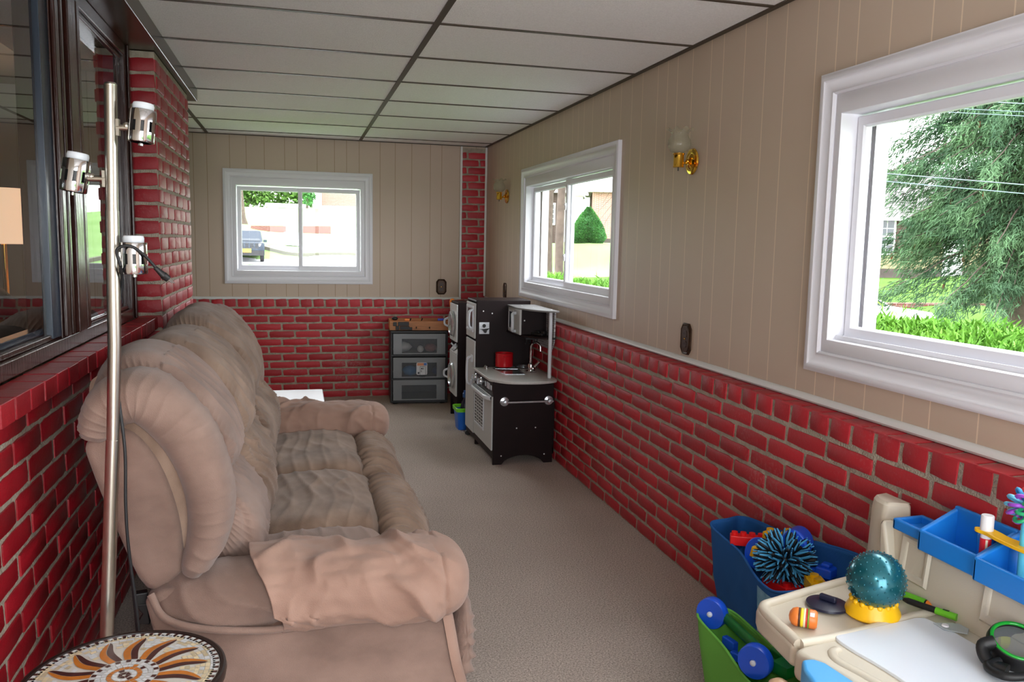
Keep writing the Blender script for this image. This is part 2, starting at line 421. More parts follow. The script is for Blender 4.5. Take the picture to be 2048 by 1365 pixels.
# ---------------------------------------------------------------- white vinyl sliding windows
M_DARKGAP = mat('dark_gap', (40, 40, 44), rough=0.8)
def window(name, W, mp, split, front, latch_side, whole=False):
    """mp(u, w, h): u along the wall, w up, h into the room. split = u of the meeting stile; front = which side has the inner sash."""
    r = sroot(name)
    u0, u1, w0, w1 = W
    MB().frame(W, [(0, 0, 0, 0.0005), (0, 0, 0, .020), (.006, .006, .006, .024), (.022, .022, .022, .024), (.030, .030, .030, .018), (.052, .052, .052, .014), (.062, .062, .062, .018), (.068, .068, .068, .012), (.068, .068, .068, 0.0005)], mp).build('casing', M_WHITE, r, smooth=35)
    MB().frame(W, [(.066, .066, .066, .006), (.072, .072, .072, .009), (.098, .128, .108, .009), (.100, .130, .110, .006), (.100, .130, .110, -.075), (.104, .134, .114, -.10), (.05, .05, .05, -.12)], mp).build('liner_frame', M_WHITE, r, smooth=35)
    a, b, c, d = u0 + .104, u1 - .104, w0 + .114, w1 - .134
    # track at the sill
    t = MB()
    for h in (-.018, -.046, -.072):
        q = [mp(u, w, hh) for u, w, hh in ((a, c - .004, h), (b, c - .004, h), (b, c + .010, h), (a, c + .010, h), (a, c - .004, h - .004), (b, c - .004, h - .004), (b, c + .010, h - .004), (a, c + .010, h - .004))]
        t.add(q, [(0,1,2,3), (4,5,6,7), (0,1,5,4), (2,3,7,6), (1,2,6,5), (0,3,7,4)])
    t.build('sill_track', M_WHITE, r)
    def sash(x0, x1, h, nm):
        fw_ = .034
        s_ = MB().frame((x0, x1, c + .006, d - .004), [(0, 0, 0, h), (.003, .003, .003, h + .003), (fw_ - .006, fw_ - .006, fw_ - .006, h + .003), (fw_, fw_, fw_, h - .004), (fw_, fw_, fw_, h - .020), (0, 0, 0, h - .022), (0, 0, 0, h)], mp).build(nm, M_WHITE, r, smooth=35)
        P = [mp(x0 + fw_ - .004, c + fw_ + .002, h - .011), mp(x1 - fw_ + .004, c + fw_ + .002, h - .011), mp(x1 - fw_ + .004, d - fw_, h - .011), mp(x0 + fw_ - .004, d - fw_, h - .011)]
        MB().add(P, [(0, 1, 2, 3)]) if False else None
        gm = MB(); gm.add(P, [(0, 1, 2, 3)]); gm.build('pane', M_GLASS, s_)
    hf, hb = -.022, -.050
    sl, sr = split - .018, split + .018
    if front == 'hi':
        sash(sl, b, hf, 'sliding_sash'); sash(a, sr, hb, 'fixed_sash')
    else:
        sash(a, sr, hf, 'sliding_sash'); sash(sl, b, hb, 'fixed_sash')
    # latches on the meeting stile
    for w in (c + (d - c) * .28, c + (d - c) * .75):
        l = MB(); o1 = Vector(mp(split, w, hf + .004))
        du = Vector(mp(split + 1, w, 0)) - Vector(mp(split, w, 0)); dh = Vector(mp(split, w, 1)) - Vector(mp(split, w, 0)); dw = Vector((0, 0, 1))
        Mm = Matrix((du, dw, dh)).transposed()
        l.obox(o1 + dh*.004, (.016, .045, .008), Mm); l.obox(o1 + dh*.012 - du*.008 + dw*.012, (.022, .010, .006), Mm)
        l.build('latch', M_WHITE, r, bevel=.002)
    # outside brick-mould
    MB().frame((u0 + .03, u1 - .03, w0 + .03, w1 - .03), [(0, 0, 0, -.141), (0, 0, 0, -.165), (.075, .105, .085, -.165), (.075, .105, .085, -.115)], mp).build('outer_frame', M_WHITE, r)
    return r
mpR = lambda u, w, h: (-h, u, w)
mpB = lambda u, w, h: (u, -h, w)
window('window_1', W_BACK, mpB, -1.60, 'hi', 1)
window('window_2', W_MID, mpR, -2.19, 'lo', 1)
window('window_3', W_NEAR, mpR, -5.78, 'lo', 1)

# ---------------------------------------------------------------- left side: brick wall, pillar, sill, big picture window
wl = MB(); lc = [(0.008 + 0.0675*k, 0.008 + 0.0675*k + 0.0555, 0.2125) for k in range(14)]
brickwork(wl, (-2.276, -7.4, 0), (0, 1, 0), (0, 0, 1), (1, 0, 0), 4.025, lc, shift=0.06)
wl.box(-2.42, -2.276, -7.4, -3.375, 0, 0.952, 1)
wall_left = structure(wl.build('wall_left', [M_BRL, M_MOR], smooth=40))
pl = MB(); pc = [(0.008 + 0.0675*k, 0.008 + 0.0675*k + 0.0555, 0.2125) for k in range(31)]
brickwork(pl, (-2.206, -3.375, 0), (0, 1, 0), (0, 0, 1), (1, 0, 0), 1.08, pc, shift=0.09)
for v0, v1, p in pc: brick(pl, Vector((-2.306, -3.369, 0)), Vector((1, 0, 0)), Vector((0, 0, 1)), Vector((0, -1, 0)), 0.001, 0.1005, v0, v1, 0.005)
pl.box(-2.42, -2.206, -3.369, -2.29, 0, 2.115, 1)
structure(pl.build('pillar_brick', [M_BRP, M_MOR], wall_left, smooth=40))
# far part of the left wall, beyond the pillar
structure(MB().box(-2.9, -2.76, -2.29, 0.0, 0, H).build('wall_left_far', M_PANY, wall_left))
structure(MB().box(-2.76, -2.42, -2.40, -2.29, 0, H).build('wall_left_return', M_PANX, wall_left))
# near part above the sill end (beside the window frame)
structure(MB().box(-2.42, -2.30, -7.4, -5.45, 0.952, H).build('wall_left_near', M_PANY, wall_left))
structure(MB().box(-2.42, -2.30, YR, -7.4, 0, H).build('wall_left_rear', M_PANY, wall_left))
# rowlock sill
sl = MB(); y = -5.36; k = 0
while y < -3.40:
    L_ = 0.1065; dx = RNG.uniform(-0.0015, 0.0015); dz = RNG.uniform(-0.0015, 0.0015)
    b0 = -2.3; b1 = -2.222 + dx; z1 = 1.002 + dz; y1 = min(y + L_ - 0.006, -3.372)
    c_ = 0.016 if k == 0 else 0.003
    sl.prism([(b0, y), (b1 - c_, y), (b1, y + c_), (b1, y1 - 0.003), (b1 - 0.003, y1), (b0, y1)], 0.951, z1)
    y += L_; k += 1
sl.box(-2.31, -2.228, -5.355, -3.372, 0.953, 0.994, 1)
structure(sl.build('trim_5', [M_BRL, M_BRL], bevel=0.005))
# ceiling board / beam over the window
structure(MB().box(-2.42, -2.175, -5.6, -2.075, 2.118, H - 0.0005).build('trim_6', M_BEAM, bevel=0.004))

# picture window: dark wooden frame, two large panes
r = sroot('window_4')
mpL = lambda u, w, h: (-2.30 + h, u, w)
Z0, Z1 = 1.003, 2.118
fr = MB()
def bar(mb, u0, u1, w0, w1, h0, h1):
    p = [mpL(u, w, h) for h in (h0, h1) for u, w in ((u0, w0), (u1, w0), (u1, w1), (u0, w1))]
    mb.add(p, [(0,3,2,1), (4,5,6,7), (0,1,5,4), (1,2,6,5), (2,3,7,6), (3,0,4,7)])
for (u0_, u1_, w0_, w1_, h0_, h1_) in (
    (-3.49, -3.385, Z0, Z1, -.10, .0), (-5.45, -5.36, Z0, Z1, -.10, .0), (-4.535, -4.24, Z0, Z1, -.10, -.004),
    (-5.36, -3.49, Z0, Z0 + .045, -.10, .0), (-5.36, -3.49, Z1 - .05, Z1, -.10, .0)):
    bar(fr, u0_, u1_, w0_, w1_, h0_, h1_)
fr.build('frame', M_DWOOD, r, bevel=.005)
fr = MB()
for u, w_ in ((-4.515, .02), (-4.455, .012), (-4.36, .045), (-4.265, .018)): bar(fr, u - w_, u + w_, Z0 + .045, Z1 - .05, -.004, .006 + w_*.15)
bar(fr, -3.53, -3.49, Z0 + .045, Z1 - .05, -.08, -.02); bar(fr, -3.455, -3.425, Z0, Z1, 0, .010)
bar(fr, -5.36, -3.49, Z0 + .045, Z0 + .062, -.08, -.012); bar(fr, -5.36, -3.49, Z1 - .068, Z1 - .05, -.08, -.012)
fr.build('moulding', M_DWOOD, r, bevel=.004)
fr = MB()
bar(fr, -4.625, -4.538, Z0 + .05, Z1 - .055, -.026, -.008); bar(fr, -5.36, -4.62, Z0 + .062, Z0 + .080, -.07, -.034); bar(fr, -5.36, -4.62, Z1 - .085, Z1 - .068, -.07, -.034)
bar(fr, -4.24, -4.228, Z0 + .062, Z1 - .068, -.07, -.030); bar(fr, -3.545, -3.53, Z0 + .062, Z1 - .068, -.07, -.03)
bar(fr, -4.24, -3.53, Z0 + .062, Z0 + .072, -.07, -.03)
fr.build('metal_sash', M_STEEL_FR, r, bevel=.002)
for (a_, b_2) in ((-5.36, -4.62), (-4.235, -3.53)):
    pm = MB(); pm.add([mpL(a_, Z0 + .06, -.020), mpL(b_2, Z0 + .06, -.020), mpL(b_2, Z1 - .066, -.020), mpL(a_, Z1 - .066, -.020)], [(0, 1, 2, 3)])
    pm.build('pane', M_GLASSD, r)

# room behind the picture window (seen dimly through the glass)
M_DIM = mat('living_room_paint', (120, 118, 112), rough=0.8)
structure(MB().box(-5.8, -5.7, -9, -0.4, 0, 2.5).build('wall_west', M_DIM))
structure(MB().box(-5.7, -2.42, -0.5, -0.4, 0, 2.5).build('wall_north', M_DIM))
structure(MB().box(-5.7, -2.42, -9, -8.9, 0, 2.5).build('wall_south', M_DIM))
structure(MB().box(-5.8, -2.9, -9, -0.4, -0.1, 0).build('floor_living_room', mat('living_room_floor', (90, 66, 48), rough=0.5)))
structure(MB().box(-5.8, -2.42, -9, -0.4, 2.4, 2.5).build('ceiling_living_room', M_DIM))
# wall behind the camera with an unseen glazed door added to let daylight in
M_REAR = M_PANX
rw = MB(); rw.box(-2.9, -2.25, YR - .12, YR, 0, H); rw.box(-0.25, 0.14, YR - .12, YR, 0, H); rw.box(-2.25, -0.25, YR - .12, YR, 2.05, H); rw.box(-2.25, -0.25, YR - .12, YR, 0, 0.03)
structure(rw.build('wall_rear', M_REAR))
r = sroot('added_door_1')
mpD = lambda u, w, h: (u, YR - 0.06 + h, w)
MB().frame((-2.25, -0.25, 0.03, 2.05), [(0, 0, 0, .04), (.05, .05, .05, .04), (.05, .05, .05, -.04), (0, 0, 0, -.04), (0, 0, 0, .04)], mpD).build('added_door_frame', M_WHITE, r)
for a_, b_2, h_ in ((-2.2, -1.22, .0), (-1.28, -0.3, -.025)):
    l = MB().frame((a_, b_2, .08, 2.0), [(0, 0, 0, h_), (.06, .06, .09, h_), (.06, .06, .09, h_ - .02), (0, 0, 0, h_ - .02), (0, 0, 0, h_)], mpD).build('added_door_leaf', M_WHITE, r)
    pm = MB(); pm.add([mpD(a_ + .055, .165, h_ - .01), mpD(b_2 - .055, .165, h_ - .01), mpD(b_2 - .055, 1.945, h_ - .01), mpD(a_ + .055, 1.945, h_ - .01)], [(0, 1, 2, 3)]); pm.build('pane', M_GLASS, l)
# ---------------------------------------------------------------- sofa
M_SUEDE = mat('tan_microsuede', (154, 129, 117), rough=0.95, spec=0.15, col2=(126, 104, 94), vscale=6.0, sheen=0.2, bump=0.25, bscale=380, stretch=(1, 1, 1.6), detail=6)
M_SUEDE2 = mat('tan_microsuede_light_tint', (160, 136, 119), rough=0.95, spec=0.15, col2=(122, 100, 85), vscale=7.0, sheen=0.2, bump=0.25, bscale=380, stretch=(1.6, 1, 1), detail=6)  # same tan suede; greyer light away from the near end put into its colour
M_COVER = mat('tan_arm_cover', (168, 137, 122), rough=0.95, spec=0.15, col2=(152, 122, 108), vscale=6.0, sheen=0.15, bump=0.2, bscale=420, detail=5)
M_BLACKP = mat('black_plastic', (22, 22, 24), rough=0.45)
SY0, SY1 = -5.17, -2.95
sofa = thing('sofa', 'tan suede three-seat recliner sofa along the red brick wall under the picture window', 'sofa', (-1.72, -4.06, 0))

def puff(name, prof, a0, a1, mp, m, parent, p=4.0, nt=96, nv=44, disp=None, ctr=None, endp=None, weld=True):
    """closed profile swept from a0 to a1, closing softly at both ends; disp(t, v, P) pushes the skin out along its normal"""
    P2 = catmull(prof, nt)
    c = ctr or (sum(q[0] for q in P2)/nt, sum(q[1] for q in P2)/nt)
    h = (a1 - a0)/2; ac = (a0 + a1)/2; rows = []; ep = endp or p
    for j in range(nv + 1):
        th = -PI/2 + PI*j/nv; v = sin(th); v = math.copysign(abs(v)**0.9, v)
        s = max(0.0, 1 - abs(v)**ep)**(1/p)
        rows.append([Vector(mp(c[0] + (q[0]-c[0])*s, c[1] + (q[1]-c[1])*s, ac + h*v)) for q in P2])
    if disp:
        new = []
        for j in range(nv + 1):
            row = []
            for i in range(nt):
                if j in (0, nv): row.append(rows[j][i]); continue
                du = rows[j][(i+1) % nt] - rows[j][i-1]; dv = rows[j+1][i] - rows[j-1][i]
                n = du.cross(dv)
                if n.length < 1e-9: row.append(rows[j][i]); continue
                n.normalize(); C0 = Vector(mp(c[0], c[1], ac + h*(2*j/nv-1)*0.9))
                if n.dot(rows[j][i] - C0) < 0: n = -n
                row.append(rows[j][i] + n*disp(i/nt, 2*j/nv - 1, rows[j][i]))
            new.append(row)
        rows = new
    mb = MB(); mb.grid(rows, closeu=True)
    return mb.build(name, m, parent, smooth=180, weld=weld)
mXZ = lambda a, b, y: (a, y, b)      # profile in the x-z plane, swept along y
mYZ = lambda a, b, x: (x, a, b)      # profile in the y-z plane, swept along x
def ridge(x): return (1 - abs(math.sin(x)))**2
def folds(P, f, amp, ax):            # soft uneven folds varying along the axis ax
    w = 1.3*nz(P.x*5, P.y*5, P.z*5)
    return 1.7*amp*(ridge(f*ax + w*2.2)*max(0.0, 0.55 + 1.2*nz(P.x*4 + 9, P.y*4, P.z*4)))

# --- back cushions (headrest bulge over a lumbar bulge)
BP = [(-1.86, .38), (-1.775, .42), (-1.735, .50), (-1.74, .60), (-1.79, .685), (-1.80, .74), (-1.80, .80), (-1.832, .89), (-1.895, .975), (-1.985, 1.04), (-2.07, 1.052), (-2.135, 1.01), (-2.165, .93), (-2.16, .80), (-2.11, .60), (-2.03, .44), (-1.95, .38)]
def back_disp(t, v, P):
    d = 0.012*nz(P.x*4, P.y*4, P.z*4) + 0.004*nz(P.x*14, P.y*14, P.z*14)
    if P.x > -1.98:
        g = max(0, 1 - abs(P.z - .70)/.10)
        d += g*folds(P, 42, .012, P.y) - g*0.012
        d -= 0.022*max(0, 1 - abs(P.z - .715)/.045)**2
        if P.z < .72: d += 1.0*folds(P, 62, .009, P.y*.8 + P.z*0.8)
        else: d += .9*folds(P, 36, .006, P.y + .6*P.z)
    sv = (abs(v) - .70)/.05
    d -= 0.012*math.exp(-sv*sv)
    d += 0.0065*math.exp(-(sv/3.2)**2)*ridge(t*235 + 2.5*nz(P.x*7, P.y*3, P.z*7))*max(.15, .6 + nz(P.x*5, P.y*2, P.z*5))
    return d
for k, (a0, a1) in enumerate(((-4.985, -4.535), (-4.555, -3.895), (-3.915, -3.12))):
    prof = [(x + (0.0, .010, .004)[k], z + (.0, -.012, .008)[k]) for x, z in BP]
    bc = puff('back_cushion', prof, a0, a1, mXZ, M_SUEDE if k == 0 else M_SUEDE2, sofa, p=3.2, endp=6, nt=440, nv=110, disp=back_disp)
# --- padded roll round the outline of each end of the back, gathered along its outer seam
def end_roll(yc, ry, nm, side):
    path = [(-1.912, .515), (-1.866, .60), (-1.853, .70), (-1.873, .80), (-1.918, .89), (-1.990, .962), (-2.055, .955), (-2.09, .915), (-2.106, .865)]
    rad = [.030, .050, .058, .060, .064, .066, .060, .050, .035]
    K = 260; n = 56
    pp = catmull(path, K, False); rr = [q[0] for q in catmull([(q, 0) for q in rad], K, False)]
    mb = MB(); rows = []
    for k in range(K):
        a = Vector(pp[max(0, k-1)]); b = Vector(pp[min(K-1, k+1)]); t = (b - a).normalized(); nrm = Vector((t.y, -t.x))
        e = min(1, min(k, K-1-k)/20.0); e = math.sqrt(max(0.0, 1-(1-e)**2)); row = []
        for i in range(n):
            th = 2*PI*i/n; ct, st = cos(th), sin(th)
            sx = math.copysign(abs(ct)**0.8, ct); sy = math.copysign(abs(st)**0.8, st)
            R_ = rr[k]*e
            base = Vector((pp[k][0] + nrm.x*sx*R_, yc + sy*ry*e, pp[k][1] + nrm.y*sx*R_))
            out = max(0, ct)
            d = 0.006*nz(base.x*5, base.y*5, base.z*5) + (.75 if ct > -.2 else .75*max(0, 1 + (ct + .2)/.5))*0.012*(ridge(k*0.30 + 3.0*nz(base.x*8, base.y*6, base.z*8)) - .3)*max(.4, .65 + 1.4*nz(base.x*6, base.y*3, base.z*6))*min(1, abs(st)*1.4)
            sm = abs(th - (2.0 if side < 0 else 2*PI-2.0)); d -= 0.012*max(0, 1 - sm/.20)
            row.append(base + Vector((nrm.x*sx*d, sy*d*0.6, nrm.y*sx*d)))
        rows.append(row)
    mb.grid(rows, closeu=True)
    o = len(mb.f); mb.f.append(tuple(range(n))); mb.m.append(0); mb.f.append(tuple((K-1)*n + i for i in range(n))); mb.m.append(0)
    return mb.build(nm, M_SUEDE, sofa, smooth=180)
end_roll(-5.065, .10, 'back_roll', -1); end_roll(-3.05, .10, 'back_roll', 1)
# --- flat upholstered side of the back
for ys in ((-5.105, -4.9), (-3.2, -3.01)):
    poly = [(-2.005, .487), (-1.915, .525), (-1.885, .62), (-1.886, .72), (-1.915, .83), (-1.970, .915), (-2.04, .93), (-2.09, .91), (-2.128, .86), (-2.12, .80), (-2.075, .66)]
    sgn_ = -1 if ys[0] < -4 else 1
    MB().prism(catmull(poly, 44), ys[0] + (.014 if sgn_ < 0 else .0), ys[1] - (.014 if sgn_ > 0 else 0), lambda a, b, y: (a, y, b)).build('back_gusset', M_SUEDE2, sofa, bevel=.03, seg=4)
    poly = [(-2.005, .487), (-1.925, .520), (-1.918, .60), (-1.932, .70), (-1.965, .80), (-2.010, .870), (-2.05, .893), (-2.09, .89), (-2.128, .855), (-2.12, .80), (-2.075, .66)]
    MB().prism(catmull(poly, 44), ys[0], ys[1], lambda a, b, y: (a, y, b)).build('back_side_panel', M_SUEDE, sofa, bevel=.02, seg=4)
MB().prism(catmull([(-2.165, .93), (-2.15, .98), (-2.10, .96), (-2.02, .60), (-1.95, .40), (-2.03, .40), (-2.11, .6), (-2.155, .8)], 40), -4.88, -3.2, lambda a, b, y: (a, y, b)).build('back_outer_panel', M_SUEDE2, sofa, smooth=60)

# --- seat frame and side panels
MB().box(-1.99, -1.30, -5.08, -3.04, .02, .30).build('seat_base', M_SUEDE2, sofa, bevel=.02)
def side_panel(y0, y1):
    poly = [(-2.005, .475), (-1.96, .50), (-1.90, .50), (-1.80, .48), (-1.5, .47), (-1.33, .46), (-1.285, .42), (-1.268, .34), (-1.245, .22), (-1.215, .10), (-1.21, .012), (-1.96, .012), (-1.965, .10), (-1.985, .38)]
    return MB().prism(poly, y0, y1, lambda a, b, y: (a, y, b)).build('side_panel', M_SUEDE, sofa, bevel=.014, seg=3)
side_panel(-5.14, -5.0); side_panel(-3.1, -2.97)
# front welt strip of the near side panel
def strip(y0, y1):
    st = [(-1.287, .42), (-1.272, .36), (-1.248, .23), (-1.216, .10), (-1.212, .015)]
    P = catmull(st, 24, False)
    mb = MB(); rows = []
    for x, z in P:
        rows.append([(x - .004, y0 - .006, z), (x + .010, y0 - .008, z), (x + .026, y0 + .01, z), (x + .026, y1, z), (x - .004, y1, z)])
    mb.grid(rows, closeu=True); return mb.build('front_welt', M_COVER, sofa, smooth=60)
strip(-5.14, -5.0); strip(-3.1, -2.97)

# --- seats with a rounded front roll each
def seat_disp(k):
    def f(t, v, P):
        d = 0.008*nz(P.x*4, P.y*4 + k*7, P.z*4) + 0.003*nz(P.x*16, P.y*10, P.z*16)
        if P.z > .36:
            d += (.45 if k == 1 else .3)*folds(P, 30, .009, P.x + .15*P.y) + .005*ridge(48*P.x + 4*nz(P.x*3, P.y*2, k))
        return d
    return f
def roll_disp(k):
    def f(t, v, P):
        return 0.006*nz(P.x*6, P.y*5 + k*3, P.z*6) + folds(P, 55, .011, P.y + 0.25*P.x) + .006*ridge(P.y*110 + 3*nz(P.x*5, P.y*5, P.z*5))
    return f
SP = [(-1.88, .24), (-1.88, .36), (-1.80, .425), (-1.62, .452), (-1.47, .452), (-1.395, .43), (-1.372, .38), (-1.375, .26)]
RP = [(-1.40, .22), (-1.40, .36), (-1.375, .425), (-1.325, .445), (-1.265, .425), (-1.215, .365), (-1.192, .28), (-1.190, .18), (-1.205, .075), (-1.24, .05), (-1.32, .08)]
for k, (a0, a1) in enumerate(((-4.985, -4.535), (-4.555, -3.885), (-3.90, -3.20))):
    dz = (-.02, -.008, .0)[k]
    sc = puff('seat_cushion', [(x, z + dz) for x, z in SP], a0, a1, mXZ, M_SUEDE2 if k else M_SUEDE, sofa, p=3.2, endp=8, nt=200, nv=90, disp=seat_disp(k))
    puff('front_roll', [(x + (.0, .008, .0)[k], z + dz) for x, z in RP], a0, a1, mXZ, M_SUEDE2, sc, p=2.6, endp=5, nt=110, nv=160, disp=roll_disp(k))

# --- arms: padded pillow tops and loose covers
def arm(yc, sgn):
    # pillow (cross-section in y-z; sgn -1 = near arm whose outer side faces -y)
    prof = [(yc + .118*ca, .450 + .082*sa) for ca, sa in [(cos(a), sin(a)) for a in [2*PI*i/14 for i in range(14)]]]
    def d(t, v, P):
        e = .008*nz(P.x*5, P.y*5, P.z*5)
        if P.x < -1.66: e += folds(P, 46, .007, P.x*.8 + P.z)
        return e
    a = puff('arm_pad', prof, -1.98, -1.225, mYZ, M_SUEDE, sofa, p=2.6, endp=7, nt=70, nv=70, disp=d)
    # welt along the bottom of the pad
    yo = yc + sgn*.118
    MB().tube(catmull([(-1.985, yo - sgn*.02, .50), (-1.95, yo, .445), (-1.86, yo + sgn*.004, .412), (-1.72, yo, .392), (-1.62, yo - sgn*.02, .390)], 40, False), .009, 8).build('arm_welt', M_SUEDE, a, smooth=60)
    # inner arm body
    MB().box(-1.93, -1.27, min(yc - sgn*.13, yc + sgn*.04), max(yc - sgn*.13, yc + sgn*.04), .2, .5).build('inner_arm', M_SUEDE2, a, bevel=.03, seg=4)
    # loose cover: sheet over the arm, closed over the front end
    rows = []; NU, NV = 170, 100
    for i in range(NU + 1):
        u = i/NU; row = []
        for j in range(NV + 1):
            w = j/NV; th = math.radians(-50 + 280*w)          # from outer hem over the top to the inner hem
            x0 = -1.735 + .035*sin(w*PI*2 + 1) + (.02 if w < .15 else 0)
            x = x0 + (-1.200 - x0)*u
            s = 1.0
            if u > .80:
                q = (u - .80)/.20; s = math.sqrt(max(0, 1 - q**2.6)); x = x0 + (-1.200 - x0)*(.80 + .20*(1-(1-q)**1.15))
            ca, sa = math.cos(th), math.sin(th)
            ca = math.copysign(abs(ca)**.85, ca); sa = math.copysign(abs(sa)**.85, sa)
            ry, rz = .128, .090
            flare = 1 + .05*max(0, -sa)
            base = Vector((x, yc + sgn*ca*ry*s*flare, .450 + sa*rz*s))
            nv_ = Vector((0, sgn*ca, sa*1.0)); nv_.normalize()
            wv = nz(x*3, w*2.5, yc)
            fa = ridge(7.5*(x*2.0 + w*1.5) + 4*wv); fb = ridge(12*(x*1.3 - w*1.0) + 4*nz(x*3, w*3, 7)); fc = ridge(5*(x*3 + w*.3) + 5*nz(x*2, w*2, 5 + yc))
            d = .006 + .016*nz(x*5, w*4, 2 + yc) + .036*fa*max(0, .25 + 1.3*nz(x*5, w*3, 3 + yc)) + .026*fb*max(0, 1.6*nz(x*5, w*4, 1 + yc)) + .022*fc*max(0, .2 + nz(x*4, w*3, 9 + yc)) + .005*nz(x*20, w*22, yc) + .007*ridge(30*(x*1.2 + w*.6) + 6*nz(x*5, w*5, 4))*max(0, nz(x*7, w*6, 8)*2)
            d -= .010*math.exp(-((u - .84)/.012)**2)
            d0_ = .006 + .014*nz(x*6 + w*4, w*5, yc*3) + .024*ridge(8*(x*1.6 + w*1.1) + 5*wv)*max(0, 0.45 + 1.2*nz(x*4, w*4, 3+yc)) + .012*ridge(17*(x*1.1 - w*.8) + 4*nz(x*4, w*3, 7))*max(0, nz(x*5, w*5, 1+yc)*2) + .005*nz(x*20, w*22, yc)
            d *= (1 - .75*max(0, (u-.72)/.28))*(1 if w > .1 else .5 + 5*w)*(.6 + .4*min(1, (1-w)/.15))
            row.append(base + nv_*max(d, .001))
        rows.append(row)
    mb = MB(); mb.grid(rows); c = mb.build('arm_cover', M_COVER, sofa, smooth=180)
    so = c.modifiers.new('Solidify', 'SOLIDIFY'); so.thickness = .004; so.offset = 1
    return a
arm(-5.065, -1); arm(-3.10, 1)
# black back-release bracket at the rear corner
mb = MB(); mb.obox((-2.020, -5.085, .462), (.030, .025, .030), rot_z(.2)); mb.prism([(-2.034, .450), (-2.004, .450), (-2.0, .395), (-2.03, .40), (-2.016, .425)], -5.10, -5.075, lambda a, b, y: (a, y, b))
mb.build('back_bracket', M_BLACKP, sofa, bevel=.003)
# gathered footrest flap showing past the near front corner
def flap_disp(t, v, P): return folds(P, 70, .008, P.z + .4*P.y) + .006*nz(P.x*9, P.y*9, P.z*9)
puff('footrest_flap', [(-1.20, .40), (-1.178, .37), (-1.160, .28), (-1.158, .18), (-1.18, .09), (-1.215, .10), (-1.225, .25)], -5.05, -4.75, mXZ, M_SUEDE, sofa, p=2.4, endp=4, nt=60, nv=40, disp=flap_disp)

# ---------------------------------------------------------------- tree floor lamp with three spot heads
M_BRUSH = mat('brushed_steel', (190, 186, 176), rough=0.28, metal=1.0)
M_CHROME = mat('chrome', (205, 205, 208), rough=0.10, metal=1.0)
M_FROST = mat('frosted_bulb', (222, 228, 236), rough=0.5)
M_CORD = mat('black_cord', (24, 25, 28), rough=0.5)
lamp = thing('floor_lamp', 'brushed steel pole floor lamp with three spotlight heads in front of the sofa end', 'lamp', (-2.085, -5.27, 0))
LP = [(-2.085, -5.27, .02), (-2.062, -5.27, .43), (-2.032, -5.27, .905)]
mb = MB(); mb.tube(LP, .0145, 24); mb.tube([(-2.032, -5.27, .900), (-2.022, -5.27, 1.11), (-2.017, -5.27, 1.40)], .0135, 24); mb.tube([(-2.017, -5.27, 1.398), (-2.011, -5.27, 1.66)], .0125, 24)
mb.lathe([(.0125, 0), (.0128, .002), (.010, .006), (0, .007)], (-2.011, -5.27, 1.658))
mb.build('pole', M_BRUSH, lamp, smooth=40)
mb = MB(); mb.lathe([(0, 0), (.115, 0), (.12, .006), (.118, .016), (.03, .024), (.018, .04), (0, .04)], (-2.085, -5.27, 0)); mb.build('base', M_BRUSH, lamp, smooth=40)
def head(c, tilt, az, polex, r=.027, hh=.068):
    c = Vector(c); ax = Vector((sin(tilt)*cos(az), sin(tilt)*sin(az), cos(tilt)))
    mb = MB(); lo = c - ax*hh/2
    mb.lathe_open([(r*.80, 0), (r*.96, .001), (r, .004), (r, .022)], lo, ax, 32)
    mb.lathe_open([(r, hh-.024), (r, hh-.002), (r*.97, hh), (r*.9, hh)], lo, ax, 32)
    a = ax.cross(Vector((0, 1, 0))).normalized(); b = ax.cross(a)
    for k in range(10):     # bars between the slots
        th0 = 2*PI*k/10; rows = []
        for i in range(5):
            th = th0 + (i/4)*2*PI/10*.62; d = a*cos(th) + b*sin(th); rows.append([lo + ax*.021 + d*r, lo + ax*(hh-.023) + d*r])
        mb.grid(rows)
    mb.lathe([(0, .006), (r*.8, .006), (r*.8, hh-.004), (r*.6, hh-.004)], lo, ax, 24, mi=1)
    mb.lathe([(.005, -.006), (.005, .004), (0, .004)], lo, ax, 12)
    h = mb.build('spot_head', [M_CHROME, M_BLACKP], lamp, smooth=40)
    m2 = MB(); m2.lathe([(r*.70, 0), (r*.78, .003), (r*.80, .012), (r*.74, .017), (r*.6, .018), (0, .018)], c + ax*(hh/2 - .003), ax, 24); m2.build('bulb', M_FROST, h, smooth=40)
    m3 = MB(); p1 = Vector((polex, -5.27, c.z - .004)); d = (c - p1); d.z = 0; d.normalize()
    m3.cyl(p1 + d*.008, c - d*(r*.9) + Vector((0, 0, -.004)), .0065, n=14); m3.obox(p1 + d*.014, (.006, .012, .034), rot_z(math.atan2(d.y, d.x)))
    m3.sphere(c - d*(r + .004), .008, 12, 8); m3.build('arm', M_BRUSH, h, smooth=40)
    return h
head((-1.952, -5.275, 1.577), .10, .3, -2.013); head((-2.086, -5.265, 1.470), .16, .1, -2.016); head((-1.978, -5.265, 1.300), .0, 0, -2.02)
